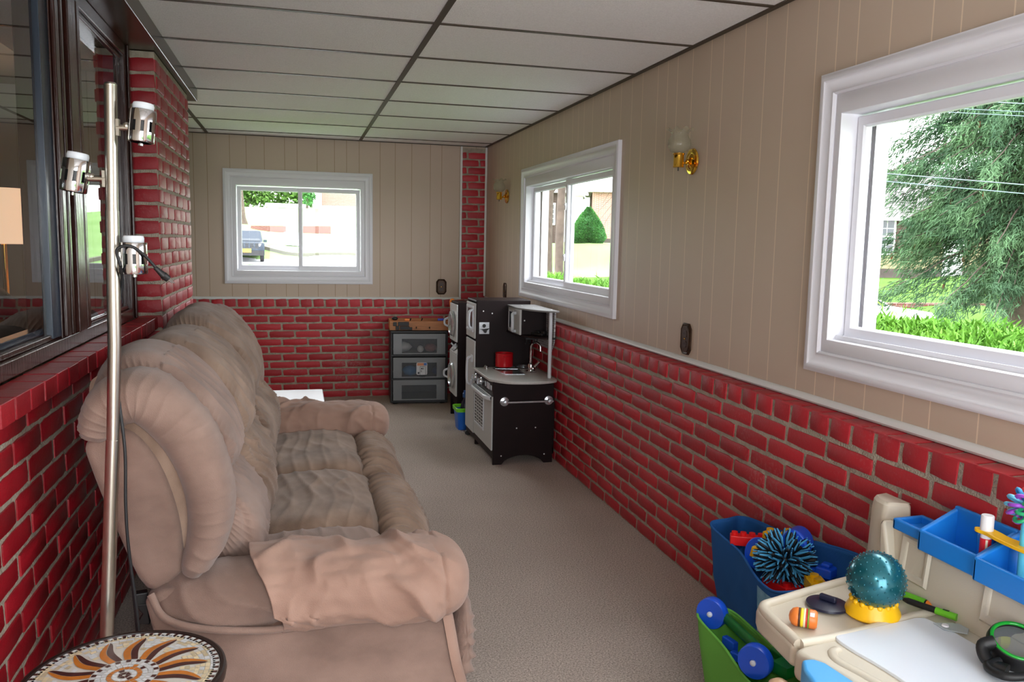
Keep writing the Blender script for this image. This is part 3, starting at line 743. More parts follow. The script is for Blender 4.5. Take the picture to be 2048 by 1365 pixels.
# power cord wound over the lowest head and hanging down to the floor, plug at its free end
mb = MB()
mb.tube(catmull([(-2.0, -5.292, 1.285), (-2.005, -5.298, 1.318), (-1.983, -5.297, 1.327), (-1.962, -5.292, 1.316), (-1.945, -5.280, 1.296), (-1.932, -5.272, 1.278)], 40, False), .0032, 8)
mb.tube(catmull([(-2.0, -5.292, 1.285), (-2.004, -5.262, 1.24), (-2.020, -5.255, 1.18), (-2.022, -5.258, 1.10), (-2.018, -5.268, 1.0), (-2.008, -5.275, .88), (-2.010, -5.278, .76), (-2.008, -5.275, .66), (-1.998, -5.262, .50), (-1.992, -5.25, .30), (-1.99, -5.25, .10), (-2.02, -5.24, .006)], 90, False), .0034, 8)
mb.tube(catmull([(-2.012, -5.24, .60), (-2.004, -5.235, .45), (-1.999, -5.235, .25), (-2.0, -5.24, .006)], 30, False), .0034, 8)
mb.build('power_cord', M_CORD, lamp, smooth=60)
mb = MB(); mb.cyl((-1.935, -5.274, 1.281), (-1.920, -5.266, 1.264), .0045, .0075, 12); mb.cyl((-1.920, -5.266, 1.264), (-1.911, -5.262, 1.256), .0085, .0075, 12)
for s_ in (-1, 1): mb.cyl((-1.911 + s_*.003, -5.262 - s_*.004, 1.256), (-1.902 + s_*.003, -5.257 - s_*.004, 1.247), .0014, n=6, mi=1)
mb.build('plug', [M_BLACKP, M_CHROME], lamp, smooth=40)

# ---------------------------------------------------------------- round mosaic table
tb = thing('side_table', 'small round table with a mosaic sun top and black rim beside the sofa', 'table', (-1.972, -5.545, 0))
TC = (-1.972, -5.545); TZ = .50; TR = .186
M_IRON = mat('black_iron', (34, 22, 20), rough=0.35)
M_TCREAM = mat('cream_stone_chips', (216, 202, 168), rough=0.35, isl=0.22)
M_TWHITE = mat('pale_glass_chips', (214, 220, 222), rough=0.25, isl=0.12)
M_TORANGE = mat('orange_stone', (196, 120, 48), rough=0.35, var=.15, vscale=40)
M_TBROWN = mat('dark_brown_stone', (74, 42, 40), rough=0.35, var=.2, vscale=40)
M_GROUT = mat('pale_grout', (206, 204, 196), rough=0.8)
mb = MB(); mb.lathe([(0, -.022), (TR-.01, -.022), (TR, -.018), (TR+.002, -.006), (TR, .002), (TR-.004, .004), (TR-.010, .003), (TR-.011, -.002), (0, -.002)], (TC[0], TC[1], TZ), n=72)
top = mb.build('tabletop', M_IRON, tb, smooth=35)
mb = MB(); mb.lathe([(0, -.001), (TR-.0115, -.001), (TR-.0115, .0005), (0, .0005)], (TC[0], TC[1], TZ), n=72); mb.build('grout_bed', M_GROUT, top)
NR = 14
def in_ray(r, th):
    """0 none, 1 orange half, 2 brown half of a wavy sun ray"""
    if r < .062 or r > .150: return 0
    k = (th/(2*PI)*NR) % 1.0; q = (r - .062)/.088
    c = .5 + .16*sin(q*4.2) - .05; wd = .45*(1-q)**.65 + .01
    d = k - c
    if abs(d) < wd: return 1 if d > 0 else 2
    return 0
mb = MB()
def chip(pts, z, mi): mb.add([(TC[0]+x, TC[1]+y, z) for x, y in pts], [tuple(range(len(pts)))], mi)
# rays as inlaid slips
for k in range(NR):
    for half, mi in ((1, 2), (-1, 3)):
        L1, L2 = [], []
        for i in range(13):
            q = i/12; r = .063 + .090*q; c = .5 + .16*sin(q*4.2) - .05; wd = .42*(1-q)**.65
            thc = (k + c + half*.012)/NR*2*PI; the = (k + c + half*(wd + .012))/NR*2*PI
            L1.append((r*cos(thc), r*sin(thc))); L2.append((r*cos(the), r*sin(the)))
        chip(L1 + L2[::-1], TZ + .0016, mi)
# centre rosette
r_ = .004
for ring in range(6):
    r1 = r_ + .0085; n = max(5, int(2*PI*(r_ + .004)/.0095))
    for i in range(n):
        a, b = (i + .06)/n*2*PI, (i + .94)/n*2*PI
        mi = (3, 1, 2, 1, 1, 3)[ring] if ring != 5 else (3 if i % 2 else 1)
        if ring in (1, 3) and RNG.random() < .3: mi = RNG.choice((2, 3))
        chip([(r_*cos(a), r_*sin(a)), (r1*cos(a), r1*sin(a)), (r1*cos(b), r1*sin(b)), (r_*cos(b), r_*sin(b))], TZ + .0014, mi)
    r_ = r1 + .0012
# cream background chips and dark dentil edge
r_ = .0625
while r_ < TR - .026:
    r1 = r_ + .0085; n = int(2*PI*r_/RNG.uniform(.011, .015)); o = RNG.random()
    for i in range(n):
        a, b = (i + o + .05)/n*2*PI, (i + o + .95)/n*2*PI
        if in_ray((r_ + r1)/2, a % (2*PI)) or in_ray((r_ + r1)/2, b % (2*PI)): continue
        chip([(r_*cos(a), r_*sin(a)), (r1*cos(a), r1*sin(a)), (r1*cos(b), r1*sin(b)), (r_*cos(b), r_*sin(b))], TZ + .0013, 1 if RNG.random() < .34 else 0)
    r_ = r1 + .0010
n = 120
for i in range(n):
    a, b = (i + .1)/n*2*PI, (i + .8)/n*2*PI; r_, r1 = TR - .0245, TR - .0125
    chip([(r_*cos(a), r_*sin(a)), (r1*cos(a), r1*sin(a)), (r1*cos(b), r1*sin(b)), (r_*cos(b), r_*sin(b))], TZ + .0013, 3 if i % 2 else 1)
mb.build('mosaic', [M_TCREAM, M_TWHITE, M_TORANGE, M_TBROWN], top)
for k in range(3):
    a = 2*PI*k/3 + .5
    MB().tube(catmull([(TC[0] + .15*cos(a), TC[1] + .15*sin(a), TZ - .02), (TC[0] + .12*cos(a), TC[1] + .12*sin(a), .3), (TC[0] + .10*cos(a), TC[1] + .10*sin(a), .15), (TC[0] + .15*cos(a), TC[1] + .15*sin(a), .006)], 24, False), .0065, 10).build('leg', M_IRON, tb, smooth=60)

# ---------------------------------------------------------------- low white table beyond the sofa
wt = thing('low_table', 'low white rectangular table behind the far arm of the sofa', 'table', (-1.75, -2.25, 0))
M_WLAM = mat('white_laminate', (236, 240, 246), rough=0.25)
MB().box(-2.12, -1.490, -2.62, -2.055, .405, .43).build('tabletop', M_WLAM, wt, bevel=.006)
for x in (-2.08, -1.53):
    for y in (-2.58, -2.095): MB().box(x - .025, x + .025, y - .025, y + .025, 0, .405).build('leg', M_WLAM, wt, bevel=.004)
# ---------------------------------------------------------------- play kitchen
M_ESP = mat('espresso_laminate', (24, 10, 11), rough=0.45, spec=.2, var=.2, vscale=8)
M_GREY = mat('silver_grey_panel', (190, 190, 188), rough=0.4)
M_COUNT = mat('grey_countertop', (188, 186, 182), rough=0.35, var=.06, vscale=90)
M_SILV = mat('silver_plastic', (200, 203, 208), rough=0.25, metal=.75)
M_LGREY = mat('light_grey_plastic', (206, 210, 216), rough=0.3)
M_SMOKE = mat('smoked_window', (60, 66, 78), rough=0.15)
M_DOT = mat('white_screw_cap', (225, 225, 225), rough=0.5)
M_RED = mat('red_enamel', (196, 16, 28), rough=0.25, coat=.4)
M_BLK = mat('black_matte', (18, 17, 18), rough=0.5)
kt = thing('play_kitchen', 'dark brown toy kitchen with grey counter, oven and fridge against the right brick wall', 'toy kitchen', (-.30, -2.05, 0))
KX0, KX1 = -.497, -.100
# right end panel with arched foot, left fridge body
def arch(x0, x1, z1, zc=.055):
    P = [(x0, .0), (x0 + .045, .0)]; n = 14
    for i in range(n + 1):
        q = i/n; P.append((x0 + .055 + (x1 - x0 - .11)*q, zc*sin(PI*q)**.6))
    return P + [(x1 - .045, 0), (x1, 0), (x1, z1), (x0, z1)]
MB().prism(arch(KX0 + .004, KX1 - .012, .505), -2.442, -2.428, lambda a, b, y: (a, y, b)).build('end_panel', M_ESP, kt, bevel=.002)
mb = MB(); mb.box(KX0 + .015, KX1, -2.428, -1.9, .06, .40); mb.box(KX0 + .004, KX1, -2.428, -1.9, .05, .09); mb.box(KX0 + .006, KX0 + .02, -2.428, -1.615, .035, .09)
mb.build('cabinet_body', M_ESP, kt, bevel=.002)
MB().box(KX0 + .002, KX0 + .03, -2.428, -1.905, .425, .512).build('control_panel', M_ESP, kt, bevel=.003)
# dots on the end panel
def cap_(c, ax, r=.005):
    d = MB(); d.lathe([(0, 0), (r, 0), (r*.85, .002), (0, .0025)], c, ax, 10); d.build('screw_cap', M_DOT, kt)
for x, z in ((-.345, .225), (-.225, .225), (-.44, .055), (-.165, .055)): cap_((x, -2.4425, z), (0, -1, 0), .0045)
for x, z in ((-.445, .90), (-.17, .93), (-.385, .885)): cap_((x, -1.9145, z), (0, -1, 0))
for x, y in ((-.215, -2.03), (-.175, -2.16), (-.155, -2.22), (-.115, -2.36)): cap_((x, y, .9455), (0, 0, 1))
cap_((-.245, -2.2125, .865), (0, -1, 0))
# fridge tower
mb = MB(); mb.box(KX0 + .006, KX1 - .02, -1.914, -1.900, .0, .972); mb.box(KX0 + .006, KX1 - .02, -1.634, -1.620, .0, .972); mb.box(KX0 + .006, KX1 - .02, -1.9, -1.63, .955, .972); mb.box(KX1 - .035, KX1 - .022, -1.9, -1.63, .05, .96); mb.box(KX0 + .012, KX1 - .03, -1.9, -1.63, .70, .715)
mb.build('fridge_cabinet', M_ESP, kt, bevel=.006, seg=3)
fd = MB().box(KX0 - .004, KX0 + .008, -1.898, -1.634, .075, .700).build('fridge_door', M_GREY, kt, bevel=.003)
def dhandle(name, x, y, z0, z1, par, r=.010, out=.034, m=M_LGREY):
    p = catmull([(x, y, z0), (x - out*.8, y, z0 + (z1-z0)*.06), (x - out, y, z0 + (z1-z0)*.25), (x - out, y, z0 + (z1-z0)*.75), (x - out*.8, y, z0 + (z1-z0)*.94), (x, y, z1)], 30, False)
    mb = MB(); mb.tube(p, r, 12, flat=(1.3, .8)); return mb.build(name, m, par, smooth=60)
dhandle('fridge_handle', KX0 - .004, -1.835, .395, .590, fd)
MB().box(KX0 - .012, KX0 - .003, -1.86, -1.81, .55, .60).build('handle_plate', M_LGREY, fd, bevel=.004)
MB().box(KX0 - .012, KX0 - .003, -1.86, -1.81, .38, .43).build('handle_plate', M_LGREY, fd, bevel=.004)
fz = MB().box(KX0 - .004, KX0 + .008, -1.898, -1.634, .715, .950).build('freezer_door', M_GREY, kt, bevel=.003)
mpK = lambda u, w, h: (KX0 - .004 - h, u, w)
MB().frame((-1.875, -1.66, .755, .930), [(0, 0, 0, 0), (.002, .002, .002, .007), (.014, .014, .014, .009), (.022, .022, .022, .003), (.024, .024, .024, -.002)], mpK).build('window_frame', M_LGREY, fz, smooth=40)
MB().box(KX0 - .006, KX0 - .003, -1.855, -1.68, .775, .912).build('window_pane', M_SMOKE, fz)
mb = MB(); mb.tube(catmull([(KX0 - .006, -1.862, .905), (KX0 - .030, -1.866, .895), (KX0 - .036, -1.866, .85), (KX0 - .036, -1.866, .82), (KX0 - .030, -1.866, .79), (KX0 - .006, -1.862, .78)], 24, False), .010, 10, flat=(1.4, .9)); mb.build('freezer_handle', M_LGREY, fz, smooth=60)
# phone plate on the fridge side
pp_ = MB().box(-.473, -.404, -1.919, -1.914, .748, .826).build('phone_plate', M_LGREY, kt, bevel=.002)
mb = MB(); mb.lathe([(0, 0), (.012, 0), (.012, .003), (.007, .004), (0, .003)], (-.440, -1.9195, .803), (0, -1, 0), 20)
mb.prism(catmull([(-.473, .781), (-.455, .778), (-.447, .770), (-.438, .757), (-.425, .757), (-.419, .772), (-.408, .781), (-.404, .786), (-.425, .784), (-.44, .782)], 30), -1.9225, -1.9195, lambda a, b, y: (a, y, b)); mb.build('phone_hook', M_BLK, pp_)
MB().box(-.46, -.10, -2.05, -1.916, .02, .5).build('inner_side', M_ESP, kt)
# oven door
od = MB().box(KX0 - .004, KX0 + .010, -2.425, -1.915, .085, .420).build('oven_door', M_GREY, kt, bevel=.004)
MB().frame((-2.215, -1.945, .165, .385), [(0, 0, 0, 0), (0, 0, 0, .004), (.012, .012, .012, .005), (.016, .016, .016, -.001)], mpK).build('window_frame', M_LGREY, od)
MB().box(KX0 - .006, KX0 - .003, -2.2, -1.96, .180, .370).build('window_pane', M_BLK, od)
mb = MB()
for k in range(9): mb.box(KX0 - .0085, KX0 - .0055, -2.2, -1.96, .188 + .021*k, .197 + .021*k)
for y in (-2.14, -2.08, -2.02): mb.box(KX0 - .0085, KX0 - .0055, y - .003, y + .003, .18, .37)
mb.build('window_rack', M_GREY, od)
mb = MB(); yy = [-1.93, -1.97, -2.06, -2.17, -2.28, -2.37, -2.41]
rows = []
for i in range(25):
    q = i/24; y = -1.925 - .49*q; o_ = .032*min(1, 6*q, 6*(1-q))**.5
    rows.append([(KX0 - .004, y, .418), (KX0 - .004 - o_, y, .422), (KX0 - .012 - o_, y, .414), (KX0 - .012 - o_, y, .402), (KX0 - .006 - o_, y, .396), (KX0 - .004, y, .404)])
mb.grid(rows, closeu=True); mb.build('oven_handle', M_LGREY, od, smooth=50)
# knobs and clock on the control panel
for y in (-1.965, -2.125):
    mb = MB(); mb.lathe([(0, 0), (.026, 0), (.026, .006), (.021, .010), (.019, .024), (.016, .027), (0, .027)], (KX0 + .002, y, .468), (-1, 0, 0), 28)
    mb.obox((KX0 - .028, y, .468), (.010, .008, .036)); mb.build('knob', M_SILV, kt, smooth=40)
mb = MB(); mb.box(KX0 - .001, KX0 + .003, -2.345, -2.275, .452, .490)
for y in (-2.225, -2.24, -2.375, -2.392): mb.box(KX0 - .001, KX0 + .003, y - .004, y + .004, .455, .485)
mb.build('clock_display', M_LGREY, kt, bevel=.001)
# counter with rounded end
cp = [(KX1, -1.915), (KX0 - .012, -1.915), (KX0 - .012, -2.385)]
for q in catmull([(KX0 - .012, -2.385), (-.485, -2.43), (-.43, -2.495), (-.34, -2.530), (-.24, -2.535), (-.16, -2.515), (-.105, -2.475), (-.097, -2.42)], 24, False)[1:]: cp.append(q)
SK = [(-.395, -1.985), (-.375, -2.235), (-.245, -2.255), (-.225, -2.03)]
mb = MB(); mb.prism(cp, .510, .526); ctop = mb.build('countertop', M_COUNT, kt, bevel=.004, seg=3)
# sink let into the counter: rim and basin
mb = MB(); inr = [((x - sum(q[0] for q in SK)/4)*.86 + sum(q[0] for q in SK)/4, (y - sum(q[1] for q in SK)/4)*.9 + sum(q[1] for q in SK)/4) for x, y in SK]
mb.grid([[(x, y, .5262) for x, y in SK], [(x, y, .5285) for x, y in SK], [(x, y, .5285) for x, y in inr], [(x, y, .5275) for x, y in inr]], closeu=True)
mb.add([(x, y, .5272) for x, y in inr], [(0, 1, 2, 3)], 1)
mb.lathe([(0, .0005), (.008, .0005), (.008, .002), (0, .002)], (-.33, -2.09, .5272), n=14, mi=2)
mb.build('sink', [M_SILV, mat('sink_bottom', (170, 176, 182), rough=.15, metal=.8), M_BLK], ctop)
for x, y, r_ in ((-.315, -1.945, .052), (-.175, -1.96, .055)):
    mb = MB(); mb.lathe([(0, 0), (r_, 0), (r_, .004), (r_*.9, .006), (r_*.3, .006), (0, .005)], (x, y, .526), n=30); mb.build('burner', M_BLK, ctop, smooth=40)
    mb = MB(); mb.torus((x, y, .5335), r_*.85, .003); mb.torus((x, y, .5335), r_*.5, .0025)
    for k in range(4): a = k*PI/2 + .4; mb.cyl((x + .01*cos(a), y + .01*sin(a), .5335), (x + r_*cos(a), y + r_*sin(a), .5335), .0025, n=8)
    mb.build('burner_grate', M_SILV, ctop, smooth=60)
mb = MB()
for y in (-1.955, -1.985): mb.lathe([(0, 0), (.012, 0), (.012, .012), (.008, .016), (0, .016)], (-.43, y + .02, .526), n=16)
mb.build('salt_knob', M_CHROME, ctop, smooth=40)
mb = MB(); FX, FY = -.185, -2.15
mb.box(FX - .03, FX + .03, FY - .055, FY - .01, .526, .540)
mb.lathe([(0, .014), (.018, .014), (.019, .05), (.016, .058), (.009, .062), (.008, .14), (0, .14)], (FX, FY - .02, .526), n=20)
mb.tube(catmull([(FX, FY - .02, .655), (FX + .002, FY - .025, .70), (FX + .022, FY - .045, .722), (FX + .045, FY - .065, .708), (FX + .048, FY - .07, .668)], 24, False), .007, 12)
mb.tube([(FX + .01, FY - .03, .55), (FX + .05, FY - .05, .598)], [.011, .007], 12); mb.sphere((FX + .01, FY - .035, .552), .017, 14, 10)
mb.build('faucet', M_CHROME, ctop, smooth=40)
# wooden-look back panel with grey tile print, upper cupboard, shelf, top, post
def tile_mat():
    m = bpy.data.materials.new('grey_tile_print'); m.use_nodes = True; nt = m.node_tree; N = nt.nodes; L = nt.links; b = N['Principled BSDF']; b.inputs['Roughness'].default_value = .4
    tc = N.new('ShaderNodeTexCoord'); mp_ = N.new('ShaderNodeMapping'); mp_.inputs['Rotation'].default_value = (0, -PI/2, 0)
    sp = N.new('ShaderNodeSeparateXYZ'); cb = N.new('ShaderNodeCombineXYZ'); L.new(tc.outputs['Object'], sp.inputs[0]); L.new(sp.outputs['Y'], cb.inputs['X']); L.new(sp.outputs['Z'], cb.inputs['Y'])
    br = N.new('ShaderNodeTexBrick'); br.inputs['Scale'].default_value = 1; br.inputs['Brick Width'].default_value = .06; br.inputs['Row Height'].default_value = .014; br.inputs['Mortar Size'].default_value = .0015
    br.inputs['Color1'].default_value = lin((168, 168, 168)) + (1,); br.inputs['Color2'].default_value = lin((120, 120, 124)) + (1,); br.inputs['Mortar'].default_value = lin((200, 200, 200)) + (1,)
    L.new(cb.outputs[0], br.inputs['Vector']); L.new(br.outputs['Color'], b.inputs['Base Color']); return m
MB().prism([(-1.915, .69), (-2.33, .69), (-2.375, .74), (-2.385, .93), (-1.915, .93)], -.101, -.092, lambda a, b, x: (x, a, b)).build('back_panel', tile_mat(), kt)
mb = MB(); mb.box(-.262, -.101, -2.212, -2.200, .775, .934); mb.box(-.262, -.101, -1.925, -1.915, .775, .934); mb.box(-.15, -.101, -2.2, -1.925, .775, .934); mb.build('upper_cupboard', M_ESP, kt, bevel=.002)
ud = MB().box(-.276, -.262, -2.208, -1.918, .772, .934).build('microwave_door', M_GREY, kt, bevel=.003)
mb = MB(); mb.box(-.279, -.275, -2.06, -1.955, .80, .905); mb.build('window_pane', M_SMOKE, ud)
mpM = lambda u, w, h: (-.277 - h, u, w)
MB().frame((-2.075, -1.94, .785, .92), [(0, 0, 0, 0), (.002, .002, .002, .004), (.012, .012, .012, .005), (.016, .016, .016, .001)], mpM).build('window_frame', M_LGREY, ud)
mb = MB(); mb.tube(catmull([(-.277, -2.115, .905), (-.300, -2.125, .90), (-.308, -2.15, .88), (-.308, -2.155, .845), (-.308, -2.15, .81), (-.300, -2.125, .792), (-.277, -2.115, .788)], 30, False), .010, 10); mb.build('microwave_handle', M_LGREY, ud, smooth=60)
tp = [(-.092, -1.915), (-.285, -1.915), (-.285, -2.12)] + catmull([(-.285, -2.12), (-.275, -2.2), (-.235, -2.33), (-.17, -2.42), (-.092, -2.455)], 14, False)[1:]
MB().prism(tp, .934, .945).build('top_shelf', mat('top_shelf_grey_brown', (128, 126, 126), rough=.3), kt, bevel=.003)
MB().prism([(x, y if y > -2.2 else y + .06) for x, y in tp], .762, .773).build('lower_shelf', M_ESP, kt, bevel=.002)
mb = MB(); mb.cyl((-.132, -2.405, .526), (-.132, -2.405, .934), .0115, n=20); mb.cyl((-.132, -2.405, .69), (-.132, -2.405, .70), .0125, n=20); mb.cyl((-.132, -2.405, .83), (-.132, -2.405, .835), .0125, n=20); mb.build('post', M_LGREY, kt, smooth=40)
mb = MB()
mb.obox((-.16, -2.24, .782), (.045, .11, .016), rot_z(.5)); mb.obox((-.16, -2.24, .795), (.03, .035, .014), rot_z(.5)); mb.obox((-.135, -2.28, .795), (.03, .03, .02), rot_z(.5)); mb.build('toy_phone', M_BLK, kt, bevel=.004)
mb = MB(); mb.box(-.23, -.15, -2.2, -2.19, .742, .752)
for x in (-.225, -.20, -.175, -.155): mb.tube(catmull([(x, -2.195, .745), (x, -2.20, .725), (x - .006, -2.205, .715), (x - .01, -2.20, .722)], 12, False), .003, 6)
mb.box(-.235, -.17, -2.197, -2.193, .755, .762); mb.build('utensil_rail', M_BLK, kt)
# towel bar across the end panel
mb = MB(); mb.cyl((-.455, -2.477, .393), (-.125, -2.477, .393), .0065, n=16); mb.build('towel_bar', M_SILV, kt, smooth=40)
for x in (-.425, -.145):
    mb = MB(); mb.lathe([(0, 0), (.030, 0), (.027, .006), (.012, .010), (.010, .028), (.013, .032), (.013, .042), (0, .044)], (x, -2.4425, .393), (0, -1, 0), 24); mb.build('bar_mount', M_SILV, kt, smooth=40)
mb = MB(); mb.lathe([(0, -.012), (.016, -.012), (.018, 0), (.016, .012), (0, .012)], (KX0 + .012, -1.632, .018), (0, 1, 0), 16); mb.build('caster', M_BLK, kt, smooth=40)

# red pot on the burner
pt = thing('toy_pot', 'red toy cooking pot on the play kitchen burner', 'pot', (-.315, -1.985, .5365))
mb = MB(); c = (-.315, -1.985, .5365)
mb.lathe_open([(0, 0), (.050, 0), (.058, .004), (.059, .012), (.059, .088), (.061, .091), (.059, .093), (.056, .090), (.056, .012), (.05, .006), (0, .006)], c, n=40); mb.build('body', M_RED, pt, smooth=40)
for s_ in (-1, 1):
    mb = MB(); mb.tube(catmull([(c[0] + s_*.018, c[1] - .056*1, c[2] + .075), (c[0] + s_*.012, c[1] - .072, c[2] + .078), (c[0] - s_*.012, c[1] - .072, c[2] + .078), (c[0] - s_*.018, c[1] - .056, c[2] + .075)], 14, False), .003, 8) if s_ < 0 else mb.tube(catmull([(c[0] + .018, c[1] + .056, c[2] + .075), (c[0] + .012, c[1] + .072, c[2] + .078), (c[0] - .012, c[1] + .072, c[2] + .078), (c[0] - .018, c[1] + .056, c[2] + .075)], 14, False), .003, 8); mb.build('handle', M_RED, pt, smooth=60)

# ---------------------------------------------------------------- toy washer and dryer tower
ws = thing('toy_washer_dryer', 'dark brown toy washer and dryer tower with grey doors beside the toy kitchen', 'toy laundry', (-.33, -1.04, 0))
WX = -.470
mb = MB(); mb.box(WX, -.10, -1.172, -1.160, 0, .90); mb.box(WX, -.10, -.912, -.90, 0, .90); mb.box(WX + .002, -.10, -1.16, -.912, .885, .90); mb.box(WX + .015, -.10, -1.16, -.912, .10, .185); mb.box(-.13, -.10, -1.16, -.912, .1, .9); mb.box(WX + .02, -.12, -1.16, -.912, .56, .60)
mb.build('cabinet', M_ESP, ws, bevel=.003)
MB().prism([(WX - .0, .0), (WX + .05, 0), (WX + .10, .05), (-.2, .05), (-.15, .0), (-.1, 0), (-.1, .10), (WX, .10)], -1.1725, -1.160, lambda a, b, y: (a, y, b)).build('foot_panel', M_ESP, ws)
MB().box(-.40, -.10, -1.186, -1.1725, .44, .452).build('side_shelf', M_LGREY, ws, bevel=.003)
def wdoor(z0, z1, zc, nm):
    p = MB().box(WX - .012, WX, -1.170, -.902, z0, z1).build(nm + '_front', M_GREY, ws, bevel=.004)
    mb = MB(); mb.lathe([(.098, 0), (.100, .010), (.092, .022), (.078, .026), (.070, .018), (.066, .006)], (WX - .012, -1.036, zc), (-1, 0, 0), 40); mb.build('door_ring', M_SILV, p, smooth=40)
    mb = MB(); mb.lathe([(0, .014), (.04, .012), (.068, .004), (.066, .002), (0, .002)], (WX - .012, -1.036, zc), (-1, 0, 0), 32); mb.build('door_window', mat('grey_tinted_lens', (98, 100, 102), rough=.15), p, smooth=40)
    mb = MB(); mb.tube(catmull([(WX - .030, -.955, zc + .035), (WX - .058, -.945, zc + .02), (WX - .062, -.942, zc), (WX - .058, -.945, zc - .02), (WX - .030, -.955, zc - .035)], 16, False), .008, 8); mb.build('door_handle', M_LGREY, p, smooth=60)
wdoor(.600, .885, .735, 'dryer'); wdoor(.185, .500, .335, 'washer')
mb = MB(); mb.prism([(WX - .012, .500), (WX - .012, .515), (WX + .045, .575), (WX + .06, .575), (WX + .06, .50)], -1.168, -.904, lambda a, b, y: (a, y, b)); mb.build('control_slope', M_GREY, ws, bevel=.002)
mb = MB(); mb.lathe([(0, 0), (.032, 0), (.032, .008), (.027, .020), (0, .022)], (WX + .010, -1.036, .545), (-.72, 0, .69), 24); mb.obox((WX - .008, -1.036, .563), (.012, .012, .05), Matrix.Rotation(-.76, 3, 'Y')); mb.build('dial', M_LGREY, ws, smooth=40)

# blue bucket with bottles between washer and kitchen
bk = thing('toy_bin', 'small blue plastic bin with lime green rim on the floor by the toy washer', 'bin', (-.475, -1.42, 0))
bx, by = -.475, -1.42
def rrect(hx, hy, r, n=5):
    P = []
    for cx_, cy_, a0 in ((hx-r, hy-r, 0), (-hx+r, hy-r, 90), (-hx+r, -hy+r, 180), (hx-r, -hy+r, 270)):
        for i in range(n + 1): a = math.radians(a0 + 90*i/n); P.append((cx_ + r*cos(a), cy_ + r*sin(a)))
    return P
mb = MB(); rows = []
for z, s_, ins_ in ((0, .78, 0), (.14, 1, 0), (.14, 1, .004), (.006, .76, .004)): rows.append([(bx + x*s_, by + y*s_, z + .001) for x, y in rrect(.055 - ins_, .085 - ins_, .02)])
mb.grid(rows, closeu=True); o = len(mb.v); mb.add(rows[0], [tuple(range(24))]); mb.add(rows[3], [tuple(range(24))])
mb.build('bin_body', mat('blue_plastic', (28, 100, 196), rough=.35), bk, smooth=40)
mb = MB(); mb.grid([[(bx + x, by + y, z) for x, y in rrect(.055 + e, .085 + e, .024)] for z, e in ((.138, .0), (.136, .007), (.160, .009), (.164, .005), (.160, -.003), (.141, -.004))], closeu=True); mb.build('rim', mat('lime_plastic', (120, 214, 40), rough=.35), bk, smooth=40)
t = thing('bottle', 'dark blue toy bottle standing in the blue bin', 'bottle', (-.462, -1.42, .01))
mb = MB(); mb.lathe([(0, 0), (.028, 0), (.03, .01), (.03, .15), (.022, .19), (.012, .205), (.012, .22), (0, .22)], (-.462, -1.42, .009), n=24); mb.build('body', mat('dark_navy_plastic', (20, 26, 52), rough=.25), t, smooth=40)
mb = MB(); mb.lathe([(0, .22), (.015, .22), (.015, .25), (.010, .255), (.008, .27), (0, .27)], (-.462, -1.42, .009), n=16); mb.build('cap', mat('blue_cap', (40, 92, 160), rough=.3), t, smooth=40)

# ---------------------------------------------------------------- black storage cart with three frosted drawers
dr = thing('storage_cart', 'black plastic cart with three frosted drawers against the back brick wall', 'storage cart', (-.64, -.30, 0))
DM = rot_z(math.radians(-4)); DO = Vector((-.645, -.30, 0)); DW, DD, DH = .475, .36, .615
def dpt(x, y, z): return tuple(DO + DM @ Vector((x, y, z)))
def dbox(mb, x0, x1, y0, y1, z0, z1, mi=0):
    mb.add([dpt(*q) for q in ((x0,y0,z0),(x1,y0,z0),(x1,y1,z0),(x0,y1,z0),(x0,y0,z1),(x1,y0,z1),(x1,y1,z1),(x0,y1,z1))], [(0,3,2,1),(4,5,6,7),(0,1,5,4),(1,2,6,5),(2,3,7,6),(3,0,4,7)], mi)
M_BKP = mat('black_frame_plastic', (26, 27, 29), rough=.5)
hw = DW/2; fy = -DD/2
mb = MB(); dbox(mb, -hw, -hw + .018, fy + .006, DD/2, .012, DH); dbox(mb, hw - .018, hw, fy + .006, DD/2, .012, DH)
for z in (.012, .200, .400, .595): dbox(mb, -hw, hw, fy, DD/2, z, z + .020)
dbox(mb, -hw, hw, DD/2 - .01, DD/2, .012, DH)
mb.build('frame', M_BKP, dr, bevel=.004)
for sx in (-1, 1):
    for sy in (-1, 1): mb = MB(); mb.lathe([(0, 0), (.02, 0), (.022, .013), (0, .013)], dpt(sx*(hw - .04), sy*(DD/2 - .04), 0), n=14); mb.build('foot', M_BKP, dr)
M_FR = frost_mat('frosted_grey_plastic', (112, 114, 118), clear=.62); M_FR2 = frost_mat('frosted_drawer_surround', (150, 153, 157), clear=.28)
